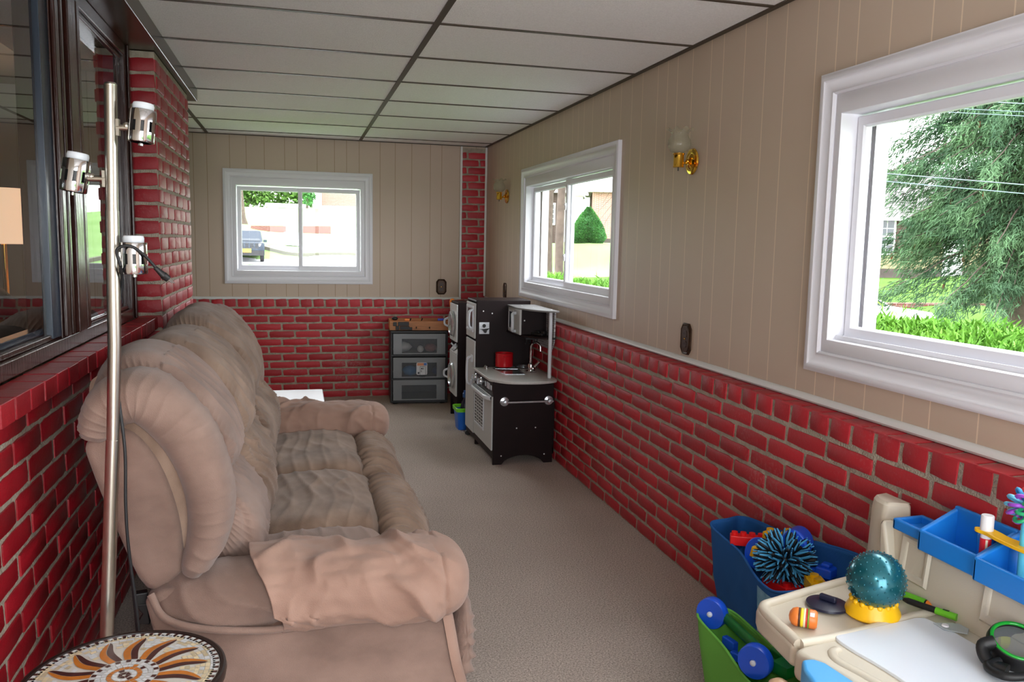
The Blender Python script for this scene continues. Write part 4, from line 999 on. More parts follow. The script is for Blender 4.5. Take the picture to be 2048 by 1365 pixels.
for k, z in enumerate((.034, .222, .421)):
    mb = MB(); x0, x1, z0, z1 = -hw + .022, hw - .022, z, z + .170
    mpS = lambda u, w, h: dpt(u, fy - h, w)
    mb.frame((x0, x1, z0, z1), [(0, 0, 0, 0), (0, 0, 0, .006), (.07, .042, .010, .006), (.073, .044, .012, -.010)], mpS)
    f_ = mb.build('drawer', M_FR2, dr)
    mb = MB(); mb.add([mpS(x0 + .07, z0 + .012, -.008), mpS(x1 - .07, z0 + .012, -.008), mpS(x1 - .07, z1 - .044, -.008), mpS(x0 + .07, z1 - .044, -.008)], [(0, 1, 2, 3)]); mb.build('drawer_window', M_FR, f_)
    mb = MB(); dbox(mb, x0 + .01, x1 - .01, fy + .012, DD/2 - .02, z0 + .002, z0 + .006); mb.build('drawer_tray', M_FR2, f_)
    if k == 1:
        mb = MB(); mb.add([mpS(u, w, .008) for u, w in rrect(.045, .052, .012) for u, w in [(u + .02, w + z + .078)]], [tuple(range(24))], 0)
        mb.add([mpS(u, w, .009) for u, w in ((-.018, z + .103), (.060, z + .103), (.060, z + .126), (-.018, z + .126))], [(0, 1, 2, 3)], 1)
        mb.add([mpS(u, w, .0092) for u, w in ((.036, z + .105), (.060, z + .105), (.060, z + .126), (.036, z + .126))], [(0, 1, 2, 3)], 2)
        for a in ((.006, .008, .048, .011), (.006, .096, .048, .098), (.004, .008, .007, .098), (.050, .02, .053, .098), (.016, .092, .044, .094)):
            mb.add([mpS(u, w + z, .0094) for u, w in ((a[0], a[1]), (a[2], a[1]), (a[2], a[3]), (a[0], a[3]))], [(0, 1, 2, 3)], 3)
        for a in ((.014, .072, .026, .085), (.030, .072, .036, .085), (.014, .05, .019, .064), (-.014, .034, .0, .05), (-.006, .012, .004, .022), (-.016, .012, -.01, .022)):
            mb.add([mpS(u, w + z, .0095) for u, w in ((a[0], a[1]), (a[2], a[1]), (a[2], a[3]), (a[0], a[3]))], [(0, 1, 2, 3)], 3)
        mb.build('drawer_sticker', [mat('sticker_white', (214, 214, 216), rough=.5), mat('sticker_orange', (214, 140, 96), rough=.5), mat('sticker_blue', (70, 120, 190), rough=.5), mat('sticker_print', (50, 50, 54), rough=.5)], f_)
# things seen dimly inside the drawers
def inside(name, label, cat, x, z, r, col):
    t_ = MB(); c_ = dpt(x, fy + .012 + r[1] + .006, z)
    rows = []
    for j in range(13):
        ph = -PI/2 + PI*j/12
        rows.append([(c_[0] + r[0]*cos(ph)*cos(2*PI*i/18)*(1 + .18*nz(i*.7, j*.6, x*9)), c_[1] + r[1]*cos(ph)*sin(2*PI*i/18), c_[2] + r[2]*sin(ph)*(1 + .12*nz(i*.5, j, x*5))) for i in range(18)])
    t_.grid(rows, closeu=True); tag(t_.build(name, mat('toy_' + name, col, rough=.5), smooth=60), label, cat)
zA, zB = .421 + .008, .222 + .008
inside('white_bundle', 'white cloth bundle showing through the left of the top frosted drawer', 'cloth', -.135, zA + .045, (.075, .06, .042), (225, 226, 226))
inside('white_toy', 'small white toy in the middle of the top frosted drawer', 'toy', .012, zA + .030, (.028, .03, .028), (220, 220, 220))
inside('pink_toy', 'dusky pink toy lying right of centre in the top frosted drawer', 'toy', .098, zA + .038, (.05, .05, .036), (150, 90, 90))
inside('green_tub', 'dark green tub at the right of the top frosted drawer', 'tub', .180, zA + .050, (.026, .05, .048), (30, 110, 84))
inside('blue_toy', 'bright blue toy lying left of the sticker in the middle frosted drawer', 'toy', -.07, zB + .045, (.065, .05, .042), (40, 130, 190))
inside('navy_toy', 'navy blue toy right of the sticker in the middle frosted drawer', 'toy', .155, zB + .040, (.045, .05, .038), (50, 70, 120))

# wooden tabletop game on the cart
gm = thing('tabletop_game', 'shallow wooden tabletop game with black pegs lying on the storage drawers', 'toy', tuple(DO + Vector((0, 0, .615))))
M_PINE = mat('orange_pine', (176, 112, 62), rough=.5, var=.2, vscale=10, stretch=(1, 1, 8))
mb = MB(); zt = .6155
dbox(mb, -hw - .005, hw + .03, fy + .045, fy + .060, zt, zt + .076); dbox(mb, -hw - .005, hw + .03, .14, .155, zt, zt + .076); dbox(mb, -hw - .005, -hw + .010, fy + .06, .14, zt, zt + .076); dbox(mb, hw + .015, hw + .03, fy + .06, .14, zt, zt + .076); dbox(mb, -hw + .01, hw + .015, fy + .06, .14, zt, zt + .012)
mb.build('tray', M_PINE, gm, bevel=.002)
mb = MB(); yb = fy + .04
for (x0, x1, z0, z1) in ((-.215, -.185, .035, .068), (-.175, -.085, .036, .070), (-.160, -.080, .004, .034), (-.195, -.165, .003, .036), (-.088, -.058, .002, .026)): dbox(mb, x0, x1, yb - .004, yb + .004, zt + z0, zt + z1)
mb.build('black_panel', M_BLK, gm, bevel=.003)
for x in (-.075, .02): mb = MB(); mb.tube([dpt(x, fy + .06, zt + .08), dpt(x + .006, fy + .05, zt + .098)], .005, 8); mb.build('peg', M_BLK, gm, smooth=60)
for x in (-.025, .085): mb = MB(); mb.tube([dpt(x, yb + .004, zt + .02), dpt(x, yb - .012, zt + .018), dpt(x, yb - .014, zt + .03)], .004, 8); mb.build('peg', M_BLK, gm, smooth=60)
mb = MB(); mb.sphere(dpt(-.20, fy + .075, zt + .095), (.026, .016, .016), 14, 8); mb.build('round_peg', M_BLK, gm, smooth=60)
mb = MB(); dbox(mb, .155, .215, fy + .06, fy + .075, zt + .078, zt + .098); dbox(mb, .20, .225, fy + .06, fy + .075, zt + .082, zt + .094); mb.build('blue_slider', mat('royal_blue_plastic', (38, 66, 190), rough=.35), gm, bevel=.004)
mb = MB(); dbox(mb, -.12, -.075, fy + .06, fy + .075, zt + .078, zt + .094); mb.build('orange_slider', mat('orange_plastic', (240, 130, 30), rough=.35), gm, bevel=.004)
# orange toy leaning behind the tower
t = thing('toy_rake', 'bright orange plastic toy handle standing behind the toy washer tower', 'toy', (-.42, -.50, 0))
mb = MB(); mb.tube(catmull([(-.345, -.50, 0.004), (-.345, -.50, .5), (-.352, -.50, .74), (-.392, -.50, .80), (-.402, -.50, .86), (-.385, -.50, .875), (-.37, -.50, .84)], 40, False), .011, 10); mb.build('handle', mat('orange_plastic', (240, 130, 30), rough=.35), t, smooth=60)
# ---------------------------------------------------------------- wall sconces and outlets
M_BRASS = mat('polished_brass', (232, 184, 74), rough=0.10, metal=1.0)
M_SHADE = None
def shade_mat():
    m = bpy.data.materials.new('clear_amber_tinted_glass'); m.use_nodes = True; nt = m.node_tree; N = nt.nodes; L = nt.links
    b = N['Principled BSDF']; b.inputs['Base Color'].default_value = lin((170, 164, 142)) + (1,); b.inputs['Roughness'].default_value = .08
    out = N['Material Output']; t = N.new('ShaderNodeBsdfTransparent'); t.inputs['Color'].default_value = (.93, .93, .90, 1)
    lw = N.new('ShaderNodeLayerWeight'); lw.inputs['Blend'].default_value = .35
    mr = N.new('ShaderNodeMapRange'); mr.inputs['To Min'].default_value = .34; mr.inputs['To Max'].default_value = .75; L.new(lw.outputs['Facing'], mr.inputs['Value'])
    mx = N.new('ShaderNodeMixShader'); L.new(mr.outputs['Result'], mx.inputs['Fac']); L.new(t.outputs[0], mx.inputs[1]); L.new(b.outputs[0], mx.inputs[2]); L.new(mx.outputs[0], out.inputs['Surface'])
    return m
M_SHADE = shade_mat()
sc1 = thing('wall_sconce', 'brass wall sconce with ruffled glass shade between the two side windows', 'wall light', (0, -3.94, 1.71))
q = (0, -3.94, 1.71)
mb = MB(); mb.lathe([(0, 0), (.052, 0), (.056, .004), (.052, .010), (.040, .013), (.034, .012), (.026, .018), (.014, .024), (0, .026)], (-.0005, q[1], q[2]), (-1, 0, 0), 40); mb.build('back_plate', M_BRASS, sc1, smooth=30)
mb = MB(); mb.tube(catmull([(-.02, q[1], q[2]), (-.033, q[1], q[2] - .006), (-.048, q[1], q[2] - .008), (-.062, q[1], q[2])], 16, False), .0065, 12); mb.sphere((-.026, q[1], q[2]), .010, 14, 10); mb.build('arm', M_BRASS, sc1, smooth=60)
mb = MB(); mb.lathe([(0, -.032), (.022, -.032), (.024, -.030), (.022, -.026), (.0215, .020), (.024, .023), (.025, .027), (.02, .029), (0, .029)], (-.068, q[1], q[2] + .004), n=30); mb.build('socket_cup', M_BRASS, sc1, smooth=30)
mb = MB(); mb.tube([(-.068, q[1], q[2] - .028), (-.068, q[1], q[2] - .042)], .0028, 8); mb.build('switch_key', M_BLK, sc1, smooth=60)
def ruf(k, th, r, h):
    a = max(0, (k - 7)/4.0); return r*(1 + .10*a*sin(8*th)), h + .007*a*sin(8*th + 1.2)
mb = MB(); mb.lathe_open([(.022, .030), (.036, .036), (.046, .050), (.049, .066), (.046, .082), (.038, .096), (.034, .103), (.034, .108), (.037, .115), (.044, .122), (.050, .126), (.053, .127)], (-.068, q[1], q[2] + .004), n=64, wob=ruf)
mb.build('glass_shade', M_SHADE, sc1, smooth=180)
dup(sc1, (0, -.757, 1.722), 'brass wall sconce with ruffled glass shade near the far corner beyond the middle window')
ol = thing('wall_outlet', 'ornate dark bronze outlet plate on the tan panelling under the near sconce', 'outlet', (0, -3.955, .951))
M_BRONZE = mat('antique_bronze', (70, 52, 40), rough=.38, metal=.6, var=.3, vscale=60)
def oplate(hw, hh): c_ = .020; return [(-hw, -hh + c_*1.2), (-hw + c_*.6, -hh + c_*.4), (-hw + c_, -hh), (hw - c_, -hh), (hw - c_*.6, -hh + c_*.4), (hw, -hh + c_*1.2), (hw, hh - c_*1.2), (hw - c_*.6, hh - c_*.4), (hw - c_, hh), (-hw + c_, hh), (-hw + c_*.6, hh - c_*.4), (-hw, hh - c_*1.2)]
mpO = lambda a, b, h: (-h, -3.955 + a, .951 + b)
mb = MB(); rows = []
for s_, h in ((1, .0005), (1, .006), (.86, .010), (.74, .007), (.70, .010)): rows.append([mpO(a*s_, b*(1 - (1-s_)*.6), h) for a, b in oplate(.046, .068)])
mb.grid(rows, closeu=True); mb.add(rows[-1], [tuple(range(12))]); mb.build('cover_plate', M_BRONZE, ol, smooth=30)
for z in (-.022, .022):
    mb = MB(); mb.prism([mpq for mpq in rrect(.0165, .0145, .009)], .009, .012, lambda a, b, h: mpO(a, b + z, h))
    for yy_ in (-.006, .006): mb.prism([(yy_ - .0016, -.003), (yy_ + .0016, -.003), (yy_ + .0016, .006), (yy_ - .0016, .006)], .0118, .0124, lambda a, b, h: mpO(a, b + z, h), 1)
    mb.build('socket', [mat('brown_bakelite', (58, 42, 34), rough=.35), M_BLK], ol)
mb = MB(); mb.lathe([(0, 0), (.004, 0), (.003, .002), (0, .0025)], mpO(0, 0, .010), (-1, 0, 0), 10); mb.build('screw', M_BRASS, ol)
dup(ol, (0, -.742, .962), 'ornate dark bronze outlet plate in the far corner below the far sconce')
dup(ol, (-.397, -.0005, .955), 'ornate dark bronze outlet plate on the back wall right of the back window', rotz=PI/2)
# ---------------------------------------------------------------- child's art desk
M_CREAM = mat('cream_molded_plastic', (206, 197, 179), rough=.42, bump=.05, bscale=300)
M_SKY = mat('bright_blue_plastic', (26, 124, 212), rough=.38)
M_LSKY = mat('light_blue_plastic', (76, 170, 236), rough=.4)
M_YEL = mat('yellow_plastic', (246, 190, 20), rough=.35)
M_BOARD = mat('white_dry_erase_board', (226, 232, 240), rough=.22)
dk = thing('art_desk', "child's cream and blue plastic art desk against the right brick wall", 'desk', (-.36, -5.9, 0))
DZ = .488
A_ = [(-.600, -5.70), (-.592, -5.62), (-.584, -5.535), (-.570, -5.500), (-.53, -5.485), (-.38, -5.442), (-.24, -5.407), (-.14, -5.392), (-.105, -5.40), (-.105, -5.66)]
mb = MB(); mb.prism(A_ + [(-.36, -5.70)], .432, DZ); mb.build('tray_section', M_CREAM, dk, bevel=.014, seg=4)
B_ = [(-.53, -6.42), (-.545, -6.02), (-.575, -5.90), (-.583, -5.84), (-.592, -5.79), (-.612, -5.768), (-.615, -5.722), (-.58, -5.708), (-.40, -5.682), (-.22, -5.645), (-.105, -5.625), (-.105, -6.42)]
mb = MB(); mb.prism(B_, .425, DZ + .004); mb.build('work_surface', M_CREAM, dk, bevel=.016, seg=4)
# raised lips
mb = MB()
lip = catmull([(-.585, -5.70), (-.578, -5.62), (-.570, -5.545), (-.553, -5.512), (-.51, -5.497), (-.37, -5.455), (-.23, -5.420), (-.13, -5.41)], 50, False)
mb.tube([(x, y, DZ + .001) for x, y in lip], .013, 10, flat=(1, .9)); mb.tube([(x, y, DZ + .002) for x, y in catmull([(-.583, -5.70), (-.50, -5.695), (-.36, -5.672), (-.24, -5.645), (-.16, -5.63)], 30, False)], .014, 10, flat=(1, .8))
mb.tube([(x, y, DZ + .004) for x, y in catmull([(-.50, -6.4), (-.512, -6.0), (-.535, -5.86), (-.552, -5.79), (-.54, -5.755), (-.52, -5.745)], 30, False)], .011, 10, flat=(1, .6))
mb.build('lip', M_CREAM, dk, smooth=60)
# upright side tower, back panel
mb = MB()
tow = [(-.105, -5.352), (-.150, -5.362), (-.168, -5.40), (-.172, -5.44), (-.105, -5.47)]
rows = []
for z, s_ in ((.0, 1.05), (.44, 1.03), (.60, 1.0), (.665, .98), (.690, .93), (.698, .80)): rows.append([((x + .105)*s_ - .105, (y + 5.41)*s_ - 5.41 - (.70 - z)*-.02, z) for x, y in tow])
mb.grid(rows, closeu=True); mb.add(rows[-1], [tuple(range(5))]); mb.build('side_tower', M_CREAM, dk, bevel=.012, seg=3)
mb = MB(); mb.prism([(-6.42, .49), (-5.44, .49), (-5.44, .66), (-5.52, .664), (-5.60, .645), (-6.42, .645)], -.150, -.100, lambda a, b, x: (x - (.7 - b)*.10, a, b))
mb.build('back_panel', M_CREAM, dk, bevel=.006)
for y0, y1 in ((-5.60, -5.50), (-6.0, -5.76)):
    mb = MB(); mb.frame((y0, y1, .53, .64), [(0, 0, 0, 0), (.006, .006, .006, .006), (.014, .014, .014, .004), (.02, .02, .02, -.002)], lambda u, w, h: (-.152 - (.7 - w)*.10 - h, u, w)); mb.build('panel_relief', M_CREAM, dk, smooth=40)
MB().prism([(-5.50, .498), (-5.45, .49), (-5.44, .65), (-5.455, .66)], -.185, -.150, lambda a, b, x: (x, a, b)).build('panel_rib', M_CREAM, dk, bevel=.01, seg=3)
for y0, y1 in ((-5.60, -5.53), (-6.42, -6.36)): MB().box(-.35, -.12, y0, y1, .0, .44).build('leg_panel', M_CREAM, dk, bevel=.02, seg=3)
mb = MB(); mb.lathe([(0, 0), (.026, 0), (.030, .02), (.030, .37), (.028, .405), (.022, .425), (.010, .433), (0, .434)], (-.652, -5.735, 0), n=24); mb.build('leg', mat('tan_molded_plastic', (196, 160, 126), rough=.4), dk, smooth=60)
# blue shelf tray along the top of the back panel
mb = MB()
def bin_(y0, y1, xf, xb, zf, zb, zl, th=.013, lft=True):
    mb.box(xf + .01, xb, y0, y1, zl - .01, zl)
    mb.prism([(y0, zl - .012), (y1, zl - .012), (y1, zf), (y0, zf)], xf, xf + th, lambda a, b, x: (x, a, b))
    mb.prism([(y0, zl - .012), (y1, zl - .012), (y1, zb), (y0, zb)], xb - th, xb, lambda a, b, x: (x, a, b))
    for y in (y0, y1 - th): mb.prism([(xf, zl - .012), (xb, zl - .012), (xb, zb), (xf, zf)], y, y + th, lambda a, b, y_: (a, y_, b))
bin_(-5.785, -5.605, -.212, -.100, .690, .742, .652); bin_(-6.15, -5.785, -.226, -.100, .692, .745, .652); bin_(-5.615, -5.505, -.200, -.110, .684, .686, .668)
mb.build('shelf_tray', M_SKY, dk, bevel=.0062, seg=3)
mb = MB(); mb.lathe([(0, 0), (.016, 0), (.017, .055), (.014, .06), (0, .06)], (-.125, -5.715, .653), n=16); mb.build('tray_post', M_SKY, dk, smooth=40); mb = MB(); mb.lathe([(0, 0), (.016, 0), (.017, .05), (.014, .055), (0, .055)], (-.128, -5.80, .653), n=16); mb.build('tray_post', M_SKY, dk, smooth=40)
mb = MB()
P = catmull([(-.160, -5.735), (-.150, -5.727), (-.142, -5.74), (-.146, -5.775), (-.152, -5.81), (-.146, -5.85), (-.150, -5.91), (-.182, -5.92), (-.190, -5.86), (-.186, -5.80), (-.180, -5.765), (-.182, -5.742), (-.172, -5.730)], 50); mb.prism(P, .729, .737); mb.build('tool_holder', M_YEL, dk, bevel=.002)
# whiteboard leaf set in the work surface
mb = MB(); wb = catmull([(-.465, -6.30), (-.480, -5.90), (-.498, -5.76), (-.500, -5.715), (-.490, -5.700), (-.46, -5.696), (-.30, -5.672), (-.245, -5.665), (-.225, -5.69), (-.216, -5.80), (-.21, -6.30)], 70); mb.prism(wb, DZ + .003, DZ + .011); mb.build('whiteboard', [M_BOARD], dk, bevel=.002)
# blue drawer front under the front edge
mb = MB(); mb.prism([(-.672, -6.40), (-.672, -5.90), (-.652, -5.815), (-.632, -5.777), (-.605, -5.778), (-.590, -5.80), (-.580, -5.875), (-.566, -5.95), (-.552, -6.06), (-.545, -6.40)], .30, .500); mb.build('blue_bin_front', M_LSKY, dk, bevel=.008, seg=3)

# ---------------------------------------------------------------- small things on the desk
Z = DZ + .0005
t = thing('burger_toy', 'small plastic hamburger toy lying on its side at the front of the desk tray', 'toy', (-.527, -5.628, Z))
ax = Vector((.80, -.60, 0)).normalized(); c = Vector((-.527, -5.628, Z + .0215))
def slab(nm, h0, h1, r_, m, wob=None):
    mb = MB(); mb.lathe([(0, h0), (r_*.93, h0), (r_, h0 + (h1-h0)*.3), (r_, h0 + (h1-h0)*.7), (r_*.93, h1), (0, h1)], c, ax, 28, wob=wob); return mb.build(nm, m, t, smooth=40)
mb = MB(); mb.lathe([(0, -.032), (.010, -.030), (.018, -.024), (.0215, -.015), (.021, -.011), (0, -.011)], c, ax, 28); mb.build('top_bun', mat('toy_bun_orange', (226, 124, 52), rough=.4), t, smooth=40)
slab('patty', -.011, -.006, .0215, mat('toy_patty_brown', (84, 46, 24), rough=.5))
slab('cheese', -.006, .000, .0215, mat('toy_cheese_yellow', (246, 214, 40), rough=.4))
slab('cream_layer', .000, .005, .0215, mat('toy_cream', (236, 226, 196), rough=.4))
slab('tomato', .005, .009, .0215, mat('toy_tomato', (206, 60, 50), rough=.4))
slab('lettuce', .009, .013, .0215, mat('toy_lettuce', (120, 170, 60), rough=.4), lambda k, th, r, h: (r*(1 + .04*sin(9*th)), h))
mb = MB(); mb.lathe([(0, .013), (.0215, .013), (.0212, .025), (.017, .030), (0, .031)], c, ax, 28); mb.build('bottom_bun', mat('toy_bun_orange', (226, 124, 52), rough=.4), t, smooth=40)
side = Vector((0, 0, 1)).cross(ax); mb = MB()
cc = c + ax*.019 + (Vector((0, 0, .75)) + (side if side.y < 0 else -side)*.66).normalized()*.0216
e1 = ax; e2 = ((cc - c) - ax*(cc - c).dot(ax)).normalized().cross(ax)
mb.add([tuple(cc + e1*a + e2*b + ((cc-c) - ax*(cc-c).dot(ax)).normalized()*.0006) for a, b in ((-.005, -.005), (.005, -.005), (.005, .005), (-.005, .005))], [(0, 1, 2, 3)]); mb.build('sticker', mat('sticker_white', (214, 214, 216), rough=.5), t)
t = thing('pot_lid', 'dark navy disc-shaped toy lid with a raised handle lying on the desk tray', 'lid', (-.405, -5.548, Z))
mb = MB(); mb.lathe([(0, .002), (.046, .002), (.050, .004), (.049, .009), (.03, .013), (0, .014)], (-.405, -5.548, Z), n=40); mb.build('disc', mat('navy_plastic', (30, 34, 58), rough=.3), t, smooth=40)
mb = MB(); mb.obox((-.402, -5.545, Z + .020), (.014, .042, .014), rot_z(.5)); mb.build('handle', mat('navy_plastic', (30, 34, 58), rough=.3), t, bevel=.004)
t = thing('stacking_cup', 'yellow ring-shaped toy dish under the teal ball on the desk', 'toy', (-.328, -5.612, Z))
yc = (-.328, -5.612)
mb = MB(); mb.lathe_open([(.0, .004), (.040, .004), (.060, .002), (.0635, .006), (.060, .018), (.052, .034), (.050, .040), (.046, .040), (.044, .030), (.036, .016), (0, .014)], (yc[0], yc[1], Z), n=48); mb.build('dish', M_YEL, t, smooth=50)
mb = MB()
for k in range(16): a = 2*PI*k/16; mb.sphere((yc[0] + .048*cos(a), yc[1] + .048*sin(a), Z + .038), .007, 10, 6)
mb.build('beaded_edge', M_YEL, t, smooth=60)
t = thing('knobby_ball', 'shiny teal ball covered with small nubs resting in the yellow dish', 'ball', (-.332, -5.621, Z))
bc_ = (-.332, -5.621, Z + .0925); BRr = .0655
M_TEAL = mat('teal_vinyl', (26, 100, 112), rough=.25, metal=.55, coat=.4)
mb = MB(); mb.sphere(bc_, BRr, 48, 28); body = mb.build('ball_body', M_TEAL, t, smooth=180)
mb = MB(); n = 220
for k in range(n):
    z = 1 - 2*(k + .5)/n; a = k*2.399963; rr_ = math.sqrt(1 - z*z)
    mb.sphere((bc_[0] + BRr*rr_*cos(a), bc_[1] + BRr*rr_*sin(a), bc_[2] + BRr*z), .0024, 6, 4)
nb = mb.build('nubs', M_TEAL, t, smooth=180); nb['kind'] = 'stuff'
def rod(nm, m, p0, p1, r, par, n=14, r2=None, cap=True): mb = MB(); mb.tube([p0, p1], [r, r2 or r], n); return mb.build(nm, m, par, smooth=40)
M_LIME = mat('lime_green_plastic', (108, 196, 40), rough=.35)
t = thing('marker', 'short green marker with an orange end lying against the desk back panel', 'marker', (-.165, -5.575, Z))
p0, p1 = Vector((-.192, -5.545, Z + .012)), Vector((-.172, -5.605, Z + .012)); dd = (p1-p0).normalized()
rod('barrel', M_LIME, p0, p1, .0095, t); rod('collar', M_BLK, p1, p1 + dd*.004, .0085, t); rod('tip', mat('orange_plastic', (240, 130, 30), rough=.35), p1 + dd*.004, p1 + dd*.018, .0085, t, r2=.004)
t = thing('whiteboard_marker', 'long black marker with a lime green cap lying across the top of the whiteboard', 'marker', (-.20, -5.64, Z))
p0, p1 = Vector((-.224, -5.590, Z + .020)), Vector((-.172, -5.702, Z + .020)); dd = (p1-p0).normalized()
rod('barrel', M_BLK, p0 + dd*.012, p0 + (p1-p0)*.62, .0075, t); rod('nose', M_BLK, p0, p0 + dd*.012, .004, t, r2=.0075); rod('cap', M_LIME, p0 + (p1-p0)*.62, p1, .0085, t)
mb = MB(); pm = p0 + (p1-p0)*.8 + Vector((0, 0, .0087)); mb.obox(pm, (.006, .014, .0006), rot_z(.45)); mb.build('cap_print', mat('dark_print', (40, 70, 30), rough=.6), t)
t = thing('board_clip', 'clear plastic clip with a white button at the corner of the whiteboard', 'clip', (-.205, -5.735, Z))
mb = MB(); mb.prism([(-.236, -5.700), (-.180, -5.715), (-.178, -5.745), (-.20, -5.765), (-.236, -5.735)], Z + .011, Z + .0145); mb.build('clip_body', frost_mat('clear_plastic', (214, 224, 228), clear=.55, rough=.1), t, bevel=.002)
mb = MB(); mb.lathe([(0, 0), (.008, 0), (.007, .003), (0, .0035)], (-.222, -5.722, Z + .0145), n=18); mb.build('button', mat('white_button', (236, 236, 240), rough=.4), t, smooth=40)
for k, (col, lab) in enumerate((((40, 90, 170), 'blue coloured pencil, nearest the back panel in the row on the desk'), ((60, 44, 60), 'dark purple coloured pencil lying beside the blue one on the desk'), ((226, 170, 40), 'yellow coloured pencil in front of the row on the desk'), ((150, 36, 44), 'red-brown coloured pencil lying among the row on the desk'))):
    off = (.0, .010, .030, .020)[k]; sh = (.0, -.006, -.004, -.05)[k]
    t = thing('coloured_pencil', lab, 'pencil', (-.14, -5.75, Z), 'coloured pencils on the desk')
    p0 = Vector((-.136 - off, -5.686 + sh, Z + .0045)); p1 = p0 + Vector((.012, -.135, 0)); dd = (p1-p0).normalized()
    rod('shaft', mat('pencil_paint_%d' % k, col, rough=.4), p0 + dd*.014, p1, .0038, t, 6); rod('point', mat('pencil_wood', (216, 180, 130), rough=.6), p0, p0 + dd*.014, .0008, t, 6, r2=.0038)
t = tag(MB().prism(catmull([(-.175, -5.785), (-.160, -5.78), (-.150, -5.80), (-.158, -5.826), (-.172, -5.828), (-.182, -5.81)], 24), Z + .004, Z + .010).build('green_counter', mat('translucent_green', (60, 168, 110), rough=.3), bevel=.002), 'small flat green plastic counter lying between whiteboard and pencils', 'toy')
t = thing('magnifier_goggles', 'black toy magnifier goggles with a green-rimmed clear lens on the whiteboard edge', 'goggles', (-.21, -5.90, Z))
gc = Vector((-.205, -5.895, Z + .062)); gax = Vector((-.18, -.34, .92)).normalized()
mb = MB(); mb.lathe_open([(.052, -.040), (.056, -.012), (.053, .0), (.050, .002), (.046, -.002), (.044, -.036)], gc, gax, 40); mb.build('body', M_BLK, t, smooth=40)
mb = MB(); mb.torus(gc + gax*.001, .0475, .004, gax, 40, 8); mb.build('lens_rim', mat('clear_green_plastic', (30, 160, 50), rough=.15), t, smooth=180)
mb = MB(); mb.lathe([(0, -.008), (.045, -.008), (.045, -.006), (0, -.004)], gc, gax, 32); mb.build('lens', frost_mat('clear_lens', (200, 205, 210), clear=.85, rough=.03), t, smooth=40)
mb = MB(); mb.tube(catmull([gc + Vector((-.045, .012, -.004)), gc + Vector((-.066, .020, -.014)), gc + Vector((-.072, .0, -.034)), gc + Vector((-.058, -.035, -.038))], 20, False), .011, 10, flat=(1, 1.4)); mb.tube(catmull([gc + Vector((-.055, -.012, -.030)), gc + Vector((-.088, -.016, -.036)), gc + Vector((-.086, -.055, -.036)), gc + Vector((-.05, -.075, -.03))], 20, False), .009, 10); mb.build('strap', M_BLK, t, smooth=60)
mb = MB(); mb.tube(catmull([gc + Vector((.02, .062, -.034)), gc + Vector((.05, .05, -.034)), gc + Vector((.075, .02, -.034)), gc + Vector((.078, -.03, -.034))], 20, False), .012, 10, flat=(.5, 1.3)); mb.build('yellow_band', mat('lemon_plastic', (206, 206, 40), rough=.4), t, smooth=60)
t = thing('glue_stick', 'white glue stick with a red label standing in the yellow holder of the shelf', 'glue stick', (-.165, -5.755, .653))
gq = (-.165, -5.755, .653)
mb = MB(); mb.lathe([(0, 0), (.0115, 0), (.0115, .022), (0, .022)], gq, n=20); mb.lathe([(0, .066), (.0115, .066), (.0115, .084), (0, .084)], gq, n=20); mb.build('tube', mat('white_plastic', (232, 232, 234), rough=.35), t, smooth=40)
mb = MB(); mb.lathe([(0, .022), (.0118, .022), (.0118, .066), (0, .066)], gq, n=20)
mb.build('label', mat('glue_label_red', (206, 34, 48), rough=.4), t, smooth=40)
mb = MB(); mb.lathe([(0, .084), (.0135, .084), (.0135, .116), (.012, .118), (0, .118)], gq, n=20); mb.build('cap', mat('white_plastic', (232, 232, 234), rough=.35), t, smooth=40)
mb = MB()
for a0 in (3.9,):
    rows = [[(gq[0] + .0121*cos(a0 + da), gq[1] + .0121*sin(a0 + da), gq[2] + z) for z in (.024, .064)] for da in (0, .12, .25, .38)]; mb.grid(rows)
mb.build('label_stripe', mat('label_cream', (226, 214, 190), rough=.4), t)
t = thing('spiral_pompom_pen', 'light blue pen topped with a rainbow ball of rubbery loops in the shelf holder', 'pen', (-.165, -5.852, .653))
pq = (-.165, -5.852, .653)
mb = MB(); mb.lathe([(0, 0), (.008, 0), (.009, .01), (.009, .125), (.007, .135), (0, .135)], pq, n=16); mb.build('barrel', mat('aqua_plastic', (90, 196, 226), rough=.3), t, smooth=40)
cols = [(245, 120, 50), (150, 70, 190), (240, 196, 30), (60, 160, 220), (40, 170, 110), (230, 50, 50), (110, 200, 230), (60, 180, 150)]
for k in range(30):
    a = k*2.4; z = -1 + 2*(k + .5)/30; rr_ = math.sqrt(1 - z*z); d = Vector((rr_*cos(a), rr_*sin(a), z)); cp_ = Vector((pq[0], pq[1], pq[2] + .168)); tt = d.cross(Vector((.3, .2, 1))).normalized()
    mb = MB(); mb.tube(catmull([cp_ + d*.008 + tt*.004, cp_ + d*.034 + tt*.012, cp_ + d*.040, cp_ + d*.034 - tt*.012, cp_ + d*.008 - tt*.004], 12, False), .0042, 6); mb.build('loop', mat('rainbow_rubber_%d' % (k % 8), cols[k % 8], rough=.4), t, smooth=180)
